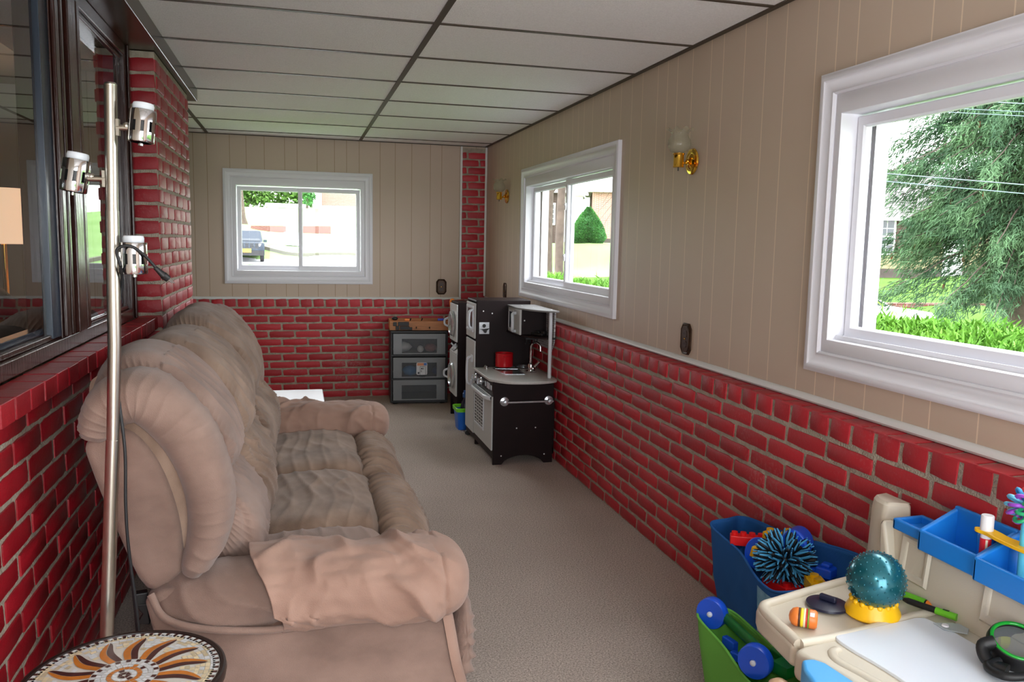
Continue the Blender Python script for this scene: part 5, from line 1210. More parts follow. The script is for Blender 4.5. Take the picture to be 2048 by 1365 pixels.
# ---------------------------------------------------------------- blue fabric toy bag with its toys
M_BLUEF = mat('blue_canvas', (36, 92, 158), rough=.9, spec=.2, var=.10, vscale=5, bump=.3, bscale=500)
M_BLUEIN = mat('blue_canvas_lining', (40, 96, 160), rough=.9, spec=.2)
bg = thing('toy_bag', 'open blue canvas toy bag full of toys leaning on the brick wall by the desk', 'bag', (-.2, -5.0, 0))
rim = [(-.275, -4.735, .402), (-.20, -4.715, .412), (-.112, -4.70, .404), (-.108, -4.95, .432), (-.108, -5.30, .490), (-.20, -5.325, .445), (-.345, -5.29, .405), (-.330, -5.15, .372), (-.285, -4.95, .388)]
bas = [(-.185, -4.69, .003), (-.15, -4.685, .003), (-.112, -4.69, .003), (-.106, -4.95, .003), (-.108, -5.30, .003), (-.20, -5.31, .003), (-.325, -5.27, .003), (-.275, -5.10, .003), (-.225, -4.90, .003)]
NR_ = 120; rc = catmull(rim, NR_); bc2 = catmull(bas, NR_); rows = []
for j in range(41):
    q = j/40; row = []
    for i in range(NR_):
        a, b = Vector(bc2[i]), Vector(rc[i]); p = a.lerp(b, q); bulge = sin(PI*q)*.012
        ctr = Vector((-.2, -5.0, p.z)); d = (p - ctr); d.z = 0; d.normalize()
        d2 = Vector((d.x, d.y, 0)); w = .008*nz(p.x*7, p.y*7, p.z*6) + .006*ridge(6*(p.z*2 + p.y*1.4) + 3*nz(p.x*4, p.y*4, 2))*sin(PI*q)
        if p.x > -.14: bulge = 0; w = min(w, 0)
        row.append(p + d2*(bulge + w))
    rows.append(row)
mb = MB(); mb.grid(rows, closeu=True); mb.f.append(tuple(range(NR_))); mb.m.append(0)
b_o = mb.build('bag_body', M_BLUEF, bg, smooth=180); so = b_o.modifiers.new('Solidify', 'SOLIDIFY'); so.thickness = .004; so.offset = -1
mb = MB(); mb.tube([tuple(p) for p in rows[-1]], .0042, 8, closed=True); mb.build('rim_hem', M_BLUEF, bg, smooth=180)
# printed pale patch on the front of the bag
def patch(i0, i1, j0, j1):
    pr = []
    for j in range(j0, j1 + 1):
        row = []
        for i in range(i0, i1 + 1):
            p = Vector(rows[j][i % NR_]); c_ = Vector((-.2, -5.0, p.z)); d = p - c_; d.z = 0; d.normalize(); row.append(p + d*.0025)
        pr.append(row)
    mb = MB(); mb.grid(pr); return mb
pm_ = patch(84, 96, 2, 38); pm_.build('printed_panel', mat('pale_blue_print', (136, 186, 208), rough=.9, col2=(96, 150, 186), vscale=30), bg, smooth=180)
# toys in the bag
# stuffing level inside the bag: a few hidden bricks hold the visible toys up
M_RBLUE = mat('cobalt_plastic', (26, 84, 214), rough=.3)
M_TRED = mat('toy_red_plastic', (222, 26, 30), rough=.3)
def wheel(nm, lab, c, ax, r, w):
    t = thing(nm, lab, 'toy truck', c); c = Vector(c); ax = Vector(ax).normalized()
    mb = MB(); mb.lathe([(0, -w/2), (r*.9, -w/2), (r*.98, -w/2 + .003), (r, -w/2 + .008), (r, w/2 - .008), (r*.98, w/2 - .003), (r*.9, w/2), (r*.82, w/2 - .001), (0, w/2 - .001)], c, ax, 40); mb.build('wheel', M_RBLUE, t, smooth=35)
    mb = MB(); mb.lathe([(0, w/2 - .002), (.0085, w/2 - .002), (.0085, w/2 + .004), (.006, w/2 + .007), (0, w/2 + .008)], c, ax, 18); mb.build('hub_cap', mat('white_hub', (214, 222, 236), rough=.3), t, smooth=40)
    return t
wheel('toy_truck', 'toy truck with a blue wheel sticking up at the left of the bag', (-.236, -4.985, .392), (-.86, -.25, .30), .050, .040)
t = thing('ride_on_toy', 'cobalt blue plastic toy with a tall arched fender at the right of the toy bag', 'toy', (-.14, -5.13, .36))
mb = MB(); P = [(-.075, .34), (-.075, .43)] + [(-.04 + .042*cos(a), .455 + .050*sin(a)) for a in [PI - PI*i/12 for i in range(13)]] + [(.002, .40), (.05, .405), (.055, .34)]
mb.prism(P, -.030, .030, lambda a, b, h: tuple(Vector((-.148, -5.11, b)) + Vector((.55, -.82, 0)).normalized()*a + Vector((.82, .55, 0)).normalized()*h)); mb.build('fender', M_RBLUE, t, bevel=.008, seg=3)
mb = MB(); mb.obox((-.13, -5.17, .40), (.05, .05, .03), rot_z(.5)); mb.obox((-.13, -5.17, .42), (.028, .028, .012), rot_z(.5)); mb.build('block', M_RBLUE, t, bevel=.005)
def brickt(nm, lab, c, size, rz, m, studs, tilt=0):
    t = thing(nm, lab, 'toy brick', c, 'toy building bricks in the bag'); Mm = rot_z(rz) @ Matrix.Rotation(tilt, 3, 'X'); c = Vector(c)
    mb = MB(); mb.obox(c, size, Mm); mb.build('block', m, t, bevel=.003)
    for sx in range(studs[0]):
        for sy in range(studs[1]):
            o_ = Mm @ Vector(((sx - (studs[0]-1)/2)*size[0]/studs[0], (sy - (studs[1]-1)/2)*size[1]/studs[1], size[2]/2))
            mb = MB(); mb.cyl(c + o_, c + o_ + Mm @ Vector((0, 0, .010)), min(size[0]/studs[0], size[1]/studs[1])*.36, n=16); mb.build('stud', m, t, smooth=40)
brickt('toy_brick', 'red toy brick with a row of studs at the back of the toy bag', (-.232, -4.90, .405), (.036, .11, .032), 1.1, M_TRED, (1, 4))
brickt('toy_brick', 'tall yellow toy brick standing behind the spiky ball in the bag', (-.185, -4.955, .425), (.036, .036, .05), .4, M_YEL, (1, 1))
brickt('toy_brick', 'second yellow toy brick to the right of the tall yellow one', (-.140, -4.985, .432), (.034, .034, .046), .2, M_YEL, (1, 1))
brickt('toy_brick', 'long yellow toy brick lying between the blue wheel and the spiky ball', (-.225, -5.005, .392), (.05, .09, .034), .5, M_YEL, (1, 2), .2)
brickt('toy_brick', 'dark red toy brick low under the spiky ball in the bag', (-.235, -5.11, .335), (.07, .10, .04), .2, M_TRED, (2, 3))
brickt('toy_brick', 'yellow toy brick just right of the spiky ball near the desk corner', (-.185, -5.20, .375), (.05, .07, .034), -.3, M_YEL, (1, 2))
t = thing('spiky_ball', 'blue and black spiky fabric ball on top of the toys in the bag', 'ball', (-.222, -5.085, .42))
SS = 1.28; sc_ = Vector((-.215, -5.085, .412)); M_SPB = mat('sky_blue_bristle', (86, 178, 230), rough=.5); M_SPK = mat('black_bristle', (16, 17, 22), rough=.5)
mb = MB(); mb.sphere(sc_, .026, 16, 10); mb.build('core', M_SPK, t, smooth=60)
mb = MB(); ns = 46
for k in range(ns):
    z = 1 - 2*(k + .5)/ns; a = k*2.399963; rr_ = math.sqrt(1 - z*z); d = Vector((rr_*cos(a), rr_*sin(a), z*.85)).normalized(); tt = d.orthogonal().normalized(); bb_ = d.cross(tt)
    mb.tube([sc_ + d*(.02*SS), sc_ + d*(.045*SS), sc_ + d*(.066*SS), sc_ + d*(.072*SS)], [.005, .009, .007, .002], 6)
    for i in range(5):
        th = 2*PI*i/5; o_ = tt*cos(th) + bb_*sin(th); mb.tube([sc_ + d*(.030*SS) + o_*(.006*SS), sc_ + d*(.050*SS) + o_*(.011*SS), sc_ + d*(.074*SS) + o_*(.009*SS)], [.0032, .0042, .0018], 5, mi=1)
    for i in range(4):
        th = 2*PI*(i + .5)/4; o_ = tt*cos(th) + bb_*sin(th); mb.tube([sc_ + d*(.030*SS) + o_*(.007*SS), sc_ + d*(.052*SS) + o_*(.013*SS), sc_ + d*(.071*SS) + o_*(.012*SS)], [.0024, .003, .0014], 5)
sp_ = mb.build('bristles', [M_SPK, M_SPB], t, smooth=60); sp_['kind'] = 'stuff'
# ---------------------------------------------------------------- green fabric bin and the upside-down toy wagon in it
gb = thing('green_bin', 'lime green canvas toy bin on the carpet in front of the blue bag', 'bin', (-.44, -5.32, 0))
M_GRF = mat('lime_canvas', (104, 172, 72), rough=.9, spec=.2, bump=.3, bscale=500)
rim = [(-.502, -5.090, .262), (-.455, -5.075, .270), (-.385, -5.09, .262), (-.375, -5.30, .245), (-.385, -5.58, .235), (-.44, -5.60, .245), (-.515, -5.57, .245), (-.505, -5.38, .222), (-.490, -5.22, .232)]
bas = [(-.470, -5.12, .003), (-.44, -5.11, .003), (-.395, -5.12, .003), (-.39, -5.30, .003), (-.39, -5.56, .003), (-.44, -5.58, .003), (-.51, -5.56, .003), (-.50, -5.38, .003), (-.485, -5.24, .003)]
rc = catmull(rim, NR_); bc2 = catmull(bas, NR_); rows = []
for j in range(31):
    q = j/30; row = []
    for i in range(NR_):
        p = Vector(bc2[i]).lerp(Vector(rc[i]), q); d = p - Vector((-.445, -5.33, p.z)); d.normalize()
        row.append(p + d*(.006*sin(PI*q) + .010*nz(p.x*9, p.y*7, p.z*7)*sin(PI*q*.5)))
    rows.append(row)
mb = MB(); mb.grid(rows, closeu=True); mb.f.append(tuple(range(NR_))); mb.m.append(0); g_o = mb.build('bin_body', M_GRF, gb, smooth=180)
so = g_o.modifiers.new('Solidify', 'SOLIDIFY'); so.thickness = .004; so.offset = -1
mb = MB(); mb.tube([tuple(p) for p in rows[-1]], .0042, 8, closed=True); mb.build('rim_hem', M_GRF, gb, smooth=180)
wg = thing('toy_wagon', 'toy wagon with dark green frame and blue wheels lying on the green bin', 'toy wagon', (-.43, -5.24, .24))
M_DGR = mat('dark_green_plastic', (12, 96, 34), rough=.35); wax = Vector((-.80, -.60, .05)).normalized()
for c_ in ((-.462, -5.105, .275), (-.475, -5.365, .262)):
    c_ = Vector(c_); w_ = .034; r_ = .045
    mb = MB(); mb.lathe([(0, -w_/2), (r_*.93, -w_/2), (r_, -w_/2 + .005), (r_, w_/2 - .005), (r_*.95, w_/2), (r_*.88, w_/2), (0, w_/2 - .001)], c_, wax, 44); wl_ = mb.build('wheel', M_RBLUE, wg, smooth=35)
    mb = MB(); mb.lathe([(0, w_/2 - .002), (.008, w_/2 - .002), (.008, w_/2 + .004), (.005, w_/2 + .007), (0, w_/2 + .008)], c_, wax, 18); mb.build('hub_cap', mat('white_hub', (214, 222, 236), rough=.3), wl_, smooth=40)
mb = MB()
mb.tube([(-.435, -5.10, .272), (-.44, -5.36, .268)], .014, 10); mb.tube([(-.40, -5.33, .262), (-.36, -5.50, .25)], .016, 10); mb.obox((-.40, -5.40, .255), (.07, .05, .03), rot_z(.3))
mb.build('chassis', M_DGR, wg, smooth=50)
mb = MB(); mb.obox((-.455, -5.20, .225), (.02, .05, .03), rot_z(.2)); mb.obox((-.462, -5.25, .213), (.02, .035, .024), rot_z(.5)); mb.build('blue_bracket', M_RBLUE, wg, bevel=.004)
# ---------------------------------------------------------------- outdoors
CTRL = [(-4,40,.0),(-1.4,34,.05),(-3.8,47.5,1.15),(1.3,40,.5),(-2,56,1.8),(-5.5,58.6,2.43),(-6,83,4.5),(2,76,4.3),(14,35.5,1.5),(12.5,30.6,.04),(18,50,1.55),
        (24.6,21,.2),(19.2,15.2,-.3),(14,11.5,-1.0),(11.75,11,-1.0),(9.5,12,-1.0),(24.3,25.4,.1),(30.7,23.7,.37),(12,5.8,-.9),(0,5,-.6),(0,20,-.3),(5,12,-.6),(8,2,-.9),(15,0,-1.15),(40,10,.5),(-10,30,0),(-20,60,2),
        (40,60,2.2),(0,100,5.2),(50,40,1.2),(-30,100,5),(60,100,4),(3,-6,-.6),(3,-15,-.6),(20,-15,-.9),(-2,-12,-.4),(-15,20,-.2),(9,8,-.9),(20,4,-.8),(10,18,-.6),(7,25,-.1)]
def terrain(x, y):
    a = b = 0.0
    for cx_, cy_, z in CTRL:
        w = 1.0/((x-cx_)**2 + (y-cy_)**2 + 2.0)**1.8; a += w*z; b += w
    return a/b
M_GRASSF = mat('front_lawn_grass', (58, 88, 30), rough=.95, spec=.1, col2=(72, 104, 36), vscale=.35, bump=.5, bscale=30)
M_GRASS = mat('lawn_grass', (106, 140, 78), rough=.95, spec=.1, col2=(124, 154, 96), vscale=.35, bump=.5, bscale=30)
M_ROAD = mat('pale_asphalt', (206, 206, 208), rough=.9, var=.06, vscale=3)
M_CONC = mat('concrete_curb', (92, 88, 78), rough=.9, var=.1, vscale=2)
def sheet(name, m, x0, x1, y0, y1, n1, n2, dz=0, fn=None):
    rows = []
    for j in range(n2 + 1):
        row = []
        for i in range(n1 + 1):
            u, v = i/n1, j/n2
            x, y = fn(u, v) if fn else (x0 + (x1-x0)*u, y0 + (y1-y0)*v)
            row.append((x, y, terrain(x, y) + dz))
        rows.append(row)
    mb = MB(); mb.grid(rows); return structure(mb.build(name, m, smooth=180))
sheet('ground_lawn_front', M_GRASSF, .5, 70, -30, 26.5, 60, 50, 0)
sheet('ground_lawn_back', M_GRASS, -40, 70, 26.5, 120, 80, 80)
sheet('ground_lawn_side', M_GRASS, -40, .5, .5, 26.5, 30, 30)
def strip_fn(P, w):
    Q = catmull(P, 60, False)
    def f(u, v):
        k = v*59; i = min(int(k), 58); t = k - i; a, b = Vector(Q[i]), Vector(Q[i+1]); p = a.lerp(b, t); d = (b-a).normalized(); n = Vector((d.y, -d.x)); return tuple(p + n*(u-.5)*w)
    return f
sheet('road_back', M_ROAD, 0, 0, 0, 0, 8, 60, .03, strip_fn([(-14, 42), (-5, 39.5), (.2, 35.5), (2.2, 29), (2.4, 20), (1.5, 11), (0, 5)], 6.5))
sheet('road_front', M_ROAD, 0, 0, 0, 0, 6, 30, .03, strip_fn([(8.0, 14.5), (11.75, 11.0), (16, 8.0), (20, 4)], 5.5))
def curb(nm, P):
    mb = MB(); rows = []
    for x, y in catmull(P, 60, False):
        z = terrain(x, y); rows.append([(x - .1, y - .1, z - .1), (x - .1, y - .1, z + .16), (x + .1, y + .1, z + .16), (x + .1, y + .1, z - .1)])
    mb.grid(rows); return structure(mb.build(nm, M_CONC))
curb('curb_back', [(-12, 47), (-4, 44.5), (1.6, 40), (5.2, 34.5), (6, 28)])
# blades of foliage -------------------------------------------------------
def leaves(mb, c, d, L, w, n=None, mi=0):
    d = d.normalized(); s = d.cross(Vector((RNG.uniform(-1, 1), RNG.uniform(-1, 1), RNG.uniform(-1, 1))))
    if s.length < 1e-3: return
    s.normalize(); o = len(mb.v)
    mb.v.extend([tuple(c - s*w*.3), tuple(c + d*L*.45 - s*w*.5 + Vector((0, 0, L*.04))), tuple(c + d*L), tuple(c + d*L*.45 + s*w*.5 + Vector((0, 0, L*.04))), tuple(c + s*w*.3)])
    mb.f.append((o, o+1, o+2, o+3, o+4)); mb.m.append(mi)
def rdir(): 
    z = RNG.uniform(-1, 1); a = RNG.uniform(0, 2*PI); r = math.sqrt(1-z*z); return Vector((r*cos(a), r*sin(a), z))
def leaf_mat(name, c1, c2):
    m = mat(name, c1, rough=.7, spec=.2, col2=c2, vscale=1.5, isl=.3); return m
M_SPR = leaf_mat('spruce_needles', (50, 76, 54), (80, 108, 72))
M_HED = leaf_mat('arborvitae_leaves', (70, 118, 34), (110, 158, 58))
M_MAP = leaf_mat('maple_leaves', (52, 84, 32), (92, 126, 56))
M_SHR = leaf_mat('dark_shrub_leaves', (44, 96, 44), (74, 130, 64))
M_BARK = mat('grey_bark', (78, 66, 58), rough=.95, var=.3, vscale=6, bump=.8, bscale=20)
M_CONE = mat('spruce_cones', (120, 74, 46), rough=.8)
# big spruce
SX, SY = 12.2, 5.9; SZ = terrain(SX, SY) - .1
st = thing('spruce_tree', 'large drooping spruce tree filling the view through the near right window', 'tree', (SX, SY, SZ))
MB().tube([(SX, SY, SZ), (SX + .05, SY, SZ + 5), (SX, SY, SZ + 10)], [.30, .22, .05], 14).build('trunk', M_BARK, st, smooth=60)
mb = MB(); mbb = MB(); cones = MB()
z = 1.25
while z < 8.2:
    nb_ = 12
    for k in range(nb_):
        az = RNG.uniform(0, 2*PI); L_ = (3.9*(1 - z/12) - (.75 if z < 3.2 else 0))*RNG.uniform(.75, 1.08); up_ = RNG.uniform(.12, .30); base = Vector((SX, SY, SZ + z + 1.1 + RNG.uniform(-.2, .2))); pts = []
        for i in range(12):
            t_ = i/11; pts.append(base + Vector((cos(az)*L_*t_, sin(az)*L_*t_, up_*L_*t_ - (.62 + .1*up_)*L_*t_**1.7 + .16*L_*max(0, t_-.75)*2)))
        mbb.tube(pts, [.022*(1 - i/12) + .004 for i in range(12)], 5, caps=False)
        side_ = Vector((-sin(az), cos(az), 0))
        for i in range(2, 12):
            p = pts[i]; t_ = i/11
            for s_ in range(85):
                q_ = p + side_*RNG.uniform(-.42, .42)*(1.1 - t_*.8) + Vector((cos(az), sin(az), 0))*RNG.uniform(-.15, .15) - Vector((0, 0, abs(RNG.gauss(0, .20))))
                dd_ = (side_*RNG.uniform(-.6, .6) + Vector((cos(az)*.45, sin(az)*.45, 0)) + Vector((0, 0, RNG.uniform(-1.1, .05)))); leaves(mb, q_, dd_, RNG.uniform(.10, .20), RNG.uniform(.013, .022))
            if RNG.random() < .035 and t_ > .4: cc_ = p - Vector((0, 0, .12)); cones.lathe([(0, 0), (.022, -.01), (.026, -.06), (.016, -.12), (0, -.13)], cc_, n=6)
    z += .30
f_ = mb.build('foliage', M_SPR, st); f_['kind'] = 'stuff'; b2 = mbb.build('branches', M_BARK, st, smooth=60); b2['kind'] = 'stuff'; c2 = cones.build('cones', M_CONE, st, smooth=60); c2['kind'] = 'stuff'
# hedge below the near window, shrub below the middle window
def shrub(name, lab, x0, x1, y0, y1, zt, n, L0, L1, m, inner, group=None, wisps=0):
    c = ((x0+x1)/2, (y0+y1)/2); zb = terrain(max(.6, c[0]), c[1]); t = thing(name, lab, 'hedge', (c[0], c[1], zb), group)
    mb = MB(); rows = []
    for j in range(9):
        q = j/8
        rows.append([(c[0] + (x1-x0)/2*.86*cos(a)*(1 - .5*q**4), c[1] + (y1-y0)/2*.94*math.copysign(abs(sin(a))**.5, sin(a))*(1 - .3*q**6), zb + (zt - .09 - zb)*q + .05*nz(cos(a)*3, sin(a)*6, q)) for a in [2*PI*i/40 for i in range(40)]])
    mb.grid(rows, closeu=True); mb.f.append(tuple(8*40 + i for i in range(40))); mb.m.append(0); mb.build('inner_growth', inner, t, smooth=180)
    mb = MB()
    for k in range(n):
        y = RNG.uniform(y0, y1); u = RNG.uniform(-1, 1); x = c[0] + u*(x1-x0)/2
        top = zt + .07*nz(x*2.3, y*2.3, 1) + .04*nz(x*7, y*7, 4)
        if RNG.random() < .62: p = Vector((x, y, top - abs(RNG.gauss(0, .05)) - .10*u*u))
        else: s_ = -1 if RNG.random() < .7 else 1; p = Vector((c[0] + s_*(x1-x0)/2*RNG.uniform(.85, 1), y, RNG.uniform(zb + .2, top)))
        leaves(mb, p, Vector((RNG.uniform(-.7, .7), RNG.uniform(-.7, .7), RNG.uniform(.2, 1.1))), RNG.uniform(L0, L1), RNG.uniform(.007, .013))
    for k in range(wisps):
        y = RNG.uniform(y0, y0 + (y1-y0)*.55); x = RNG.uniform(c[0], x1)
        for i in range(10): leaves(mb, Vector((x, y, zt + .02 + i*.014)), Vector((RNG.uniform(-.8, .8), RNG.uniform(-.8, .8), .6)), .06, .02)
    f = mb.build('leaves', m, t); f['kind'] = 'stuff'; return t
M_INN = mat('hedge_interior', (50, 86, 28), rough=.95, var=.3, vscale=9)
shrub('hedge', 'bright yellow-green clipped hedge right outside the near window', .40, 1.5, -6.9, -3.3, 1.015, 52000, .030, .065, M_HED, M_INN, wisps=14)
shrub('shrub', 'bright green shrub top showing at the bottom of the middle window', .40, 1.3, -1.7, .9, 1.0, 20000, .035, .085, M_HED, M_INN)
# generic leafy trees
def tree(name, lab, x, y, h, r, n, m, L0, L1, trunk=.25, low=.35, group=None):
    zb = terrain(x, y) - .1; t = thing(name, lab, 'tree', (x, y, zb), group)
    MB().tube([(x, y, zb), (x + .05, y, zb + h*.5), (x, y, zb + h*.85)], [trunk, trunk*.7, trunk*.2], 12).build('trunk', M_BARK, t, smooth=60)
    cl = [(Vector((x, y, zb + h*(low + (1-low)*.5))) + Vector((RNG.gauss(0, r*.42), RNG.gauss(0, r*.42), RNG.gauss(0, h*(1-low)*.24))), r*RNG.uniform(.3, .5)) for _ in range(26)]
    mb = MB()
    for k in range(n):
        c, rr_ = RNG.choice(cl); d = rdir(); p = c + d*rr_*RNG.uniform(.7, 1.05)
        leaves(mb, p, d + Vector((RNG.uniform(-.6, .6), RNG.uniform(-.6, .6), -.3)), RNG.uniform(L0, L1), RNG.uniform(L0, L1)*.5)
    f = mb.build('foliage', m, t); f['kind'] = 'stuff'; return t
G = 'leafy trees on the rise beyond the road'
tree('shade_tree', 'leafy tree on the rise just right of the grey trunk seen through the back window', -7.4, 101, 6, 3.4, 4200, M_MAP, .35, .7, low=0, group=G)
tree('shade_tree', 'leafy tree on the rise in the middle of the back window left pane', -1.6, 112, 7, 4.0, 4600, M_MAP, .35, .7, low=0, group=G)
tree('shade_tree', 'leafy tree on the rise behind the meeting stile of the back window', 2.6, 99, 6, 2.3, 3000, M_MAP, .35, .7, low=0, group=G)
tree('shade_tree', 'leafy tree on the rise at the left edge of the back window', -15, 108, 8, 3.6, 3400, M_MAP, .35, .7, low=0, group=G)
# tree with a bare grey trunk and one dark weeping tree
zb = terrain(-5.55, 58.7); t = thing('street_tree', 'thick grey tree trunk at the left edge of the back window', 'tree', (-5.55, 58.7, zb))
MB().tube([(-5.5, 58.7, zb - .1), (-5.62, 58.7, zb + .5), (-5.75, 58.7, zb + 2.5), (-5.8, 58.7, zb + 6)], [.42, .34, .30, .26], 14).build('trunk', M_BARK, t, smooth=60)
mb = MB()
for k in range(1500): p = Vector((-5.8, 58.7, zb + 7.5)) + rdir()*RNG.uniform(1, 2.6); leaves(mb, p, rdir(), RNG.uniform(.3, .5), .2)
f = mb.build('foliage', M_MAP, t); f['kind'] = 'stuff'
tree('weeping_tree', 'small dark green tree by the pale shed in the back window right pane', -.55, 74, 4.2, .95, 3200, M_SHR, .12, .26, trunk=.12, low=.12)
# trees near the middle window
for (x, y, r_, lab) in ((4.62, 12.0, .105, 'slim brown tree trunk close outside the middle window, left pane'), (7.35, 21.9, .20, 'brown tree trunk farther out on the lawn in the middle window left pane')):
    zb = terrain(x, y); t = thing('tree', lab, 'tree', (x, y, zb)); MB().tube([(x, y, zb - .1), (x - .03, y, zb + 2), (x + .04, y, zb + 5.5)], [r_*1.15, r_, r_*.8], 12).build('trunk', M_BARK, t, smooth=60)
    mb = MB()
    for k in range(1600): p = Vector((x, y, zb + 6.2)) + Vector((RNG.gauss(0, 1.1), RNG.gauss(0, 1.1), RNG.gauss(0, .7))); leaves(mb, p, rdir(), .25, .14)
    f = mb.build('foliage', M_MAP, t); f['kind'] = 'stuff'
    mb = MB()
    for k in range(5): a = RNG.uniform(0, 6.28); mb.tube([(x, y, zb + 3.2 + k*.3), (x + .6*cos(a), y + .6*sin(a), zb + 4.2 + k*.3), (x + 1.2*cos(a), y + 1.2*sin(a), zb + 4.6 + k*.3)], [.03, .02, .008], 6)
    mb.build('branches', M_BARK, t, smooth=60)
zb = terrain(13.9, 35.6); t = thing('cone_shrub', 'rounded cone-shaped green shrub on the lawn in the middle window right pane', 'shrub', (13.9, 35.6, zb))
mb = MB(); mb.lathe([(.75, 0), (.85, .3), (.8, .8), (.55, 1.3), (.25, 1.7), (0, 1.85)], (13.9, 35.6, zb), n=24); mb.build('inner_growth', mat('shrub_interior', (40, 84, 40), rough=.95), t, smooth=180)
mb = MB()
for k in range(11000):
    q = RNG.random()**1.3; a = RNG.uniform(0, 2*PI); R_ = .95*(1 - q**1.8)*(1 - .25*max(0, .15-q)/.15); p = Vector((13.9 + R_*cos(a), 35.6 + R_*sin(a), zb + 1.9*q)); leaves(mb, p, Vector((cos(a), sin(a), RNG.uniform(-.3, .9))), RNG.uniform(.08, .16), .06)
f = mb.build('leaves', M_SHR, t); f['kind'] = 'stuff'
# bare branch drooping in front of the brick house in the middle window
zb = terrain(12.0, 24.0); t = thing('bare_tree', 'thin bare tree with drooping twigs in the middle window right pane', 'tree', (12.0, 24.0, zb))
mb = MB(); mb.tube([(12.0, 24.0, zb), (11.9, 24.0, zb + 2), (11.8, 24, zb + 5.5)], [.07, .06, .03], 8); mb.build('trunk', M_BARK, t, smooth=60)
mb = MB()
for k in range(9):
    z0 = 3.0 + k*.32; mb.tube(catmull([(11.9, 24, zb + z0), (11.3 - .2*k % .6, 23.8, zb + z0 + .25), (10.6, 23.7, zb + z0 - .1), (10.1 - .1*(k % 3), 23.6, zb + z0 - .8)], 12, False), [.022 - .0015*i for i in range(12)], 5)
mb.build('twigs', M_BARK, t, smooth=60)
# ---------------------------------------------------------------- houses
def house(name, lab, c, yaw_, w, d, hw_, wallm, roofm, roofh, wins, door=None, base=None, shutters=None, siding=False):
    """c: middle of the front wall at ground level; front faces local -y"""
    R_ = rot_z(yaw_); c = Vector(c); t = thing(name, lab, 'house', tuple(c))
    P = lambda x, y, z: tuple(c + R_ @ Vector((x, y, z)))
    mb = MB()
    def bx_(m, x0, x1, y0, y1, z0, z1, mi=0): m.add([P(*q) for q in ((x0,y0,z0),(x1,y0,z0),(x1,y1,z0),(x0,y1,z0),(x0,y0,z1),(x1,y0,z1),(x1,y1,z1),(x0,y1,z1))], [(0,3,2,1),(4,5,6,7),(0,1,5,4),(1,2,6,5),(2,3,7,6),(3,0,4,7)], mi)
    bx_(mb, -w/2, w/2, 0, d, -.6, hw_)
    if siding:
        k = 0.42
        while k < hw_ - .1: mb.add([P(-w/2, 0, k + .17), P(w/2, 0, k + .17), P(w/2, -.025, k), P(-w/2, -.025, k), P(-w/2, 0, k), P(w/2, 0, k)], [(0, 1, 2, 3), (3, 2, 5, 4)]); k += .17
    mb.build('walls', wallm, t)
    if base: m = MB(); bx_(m, -w/2 - .01, w/2 + .01, -.03, .02, -.5, .40); m.build('foundation', base, t)
    m = MB(); o_ = .4
    m.add([P(-w/2 - o_, -o_, hw_), P(w/2 + o_, -o_, hw_), P(w/2 + o_, d + o_, hw_), P(-w/2 - o_, d + o_, hw_), P(-w/2 - o_, d/2, hw_ + roofh), P(w/2 + o_, d/2, hw_ + roofh)], [(0, 1, 5, 4), (2, 3, 4, 5), (1, 2, 5), (3, 0, 4), (3, 2, 1, 0)]); m.build('roof', roofm, t)
    m = MB(); bx_(m, -w/2 - o_, w/2 + o_, -o_ - .08, -o_ + .02, hw_ - .12, hw_ + .02); m.build('gutter', M_RAIL, t)
    for wx, wz, ww, wh in wins:
        m = MB(); bx_(m, wx - ww/2 - .1, wx + ww/2 + .1, -.06, .02, wz - .1, wz + wh + .1); f = m.build('window', M_RAIL, t)
        m = MB(); bx_(m, wx - ww/2, wx + ww/2, -.075, -.05, wz, wz + wh); m.build('pane', mat('far_window_glass', (44, 52, 56), rough=.1), f)
        m = MB()
        for k in (1, 2): bx_(m, wx - ww/2 + ww*k/3 - .012, wx - ww/2 + ww*k/3 + .012, -.085, -.07, wz, wz + wh)
        for k in (1, 3): bx_(m, wx - ww/2, wx + ww/2, -.085, -.07, wz + wh*k/4 - .012, wz + wh*k/4 + .012)
        bx_(m, wx - ww/2, wx + ww/2, -.09, -.07, wz + wh/2 - .035, wz + wh/2 + .035); m.build('muntins', M_RAIL, f)
        if shutters:
            for s_ in (-1, 1): m = MB(); bx_(m, wx + s_*(ww/2 + .33) - .2, wx + s_*(ww/2 + .33) + .2, -.07, .0, wz - .05, wz + wh + .05); m.build('shutter', shutters, t)
    if door: m = MB(); bx_(m, door[0] - .45, door[0] + .45, -.06, .02, 0, 2.05); m.build('front_door', mat('white_door', (230, 230, 230), rough=.5), t)
    return t
M_ROOF = mat('grey_shingles', (96, 92, 92), rough=.95, var=.2, vscale=3)
M_YSID = mat('pale_yellow_siding', (124, 116, 84), rough=.7)
M_FOUND = mat('grey_foundation', (70, 62, 58), rough=.95, var=.2, vscale=2)
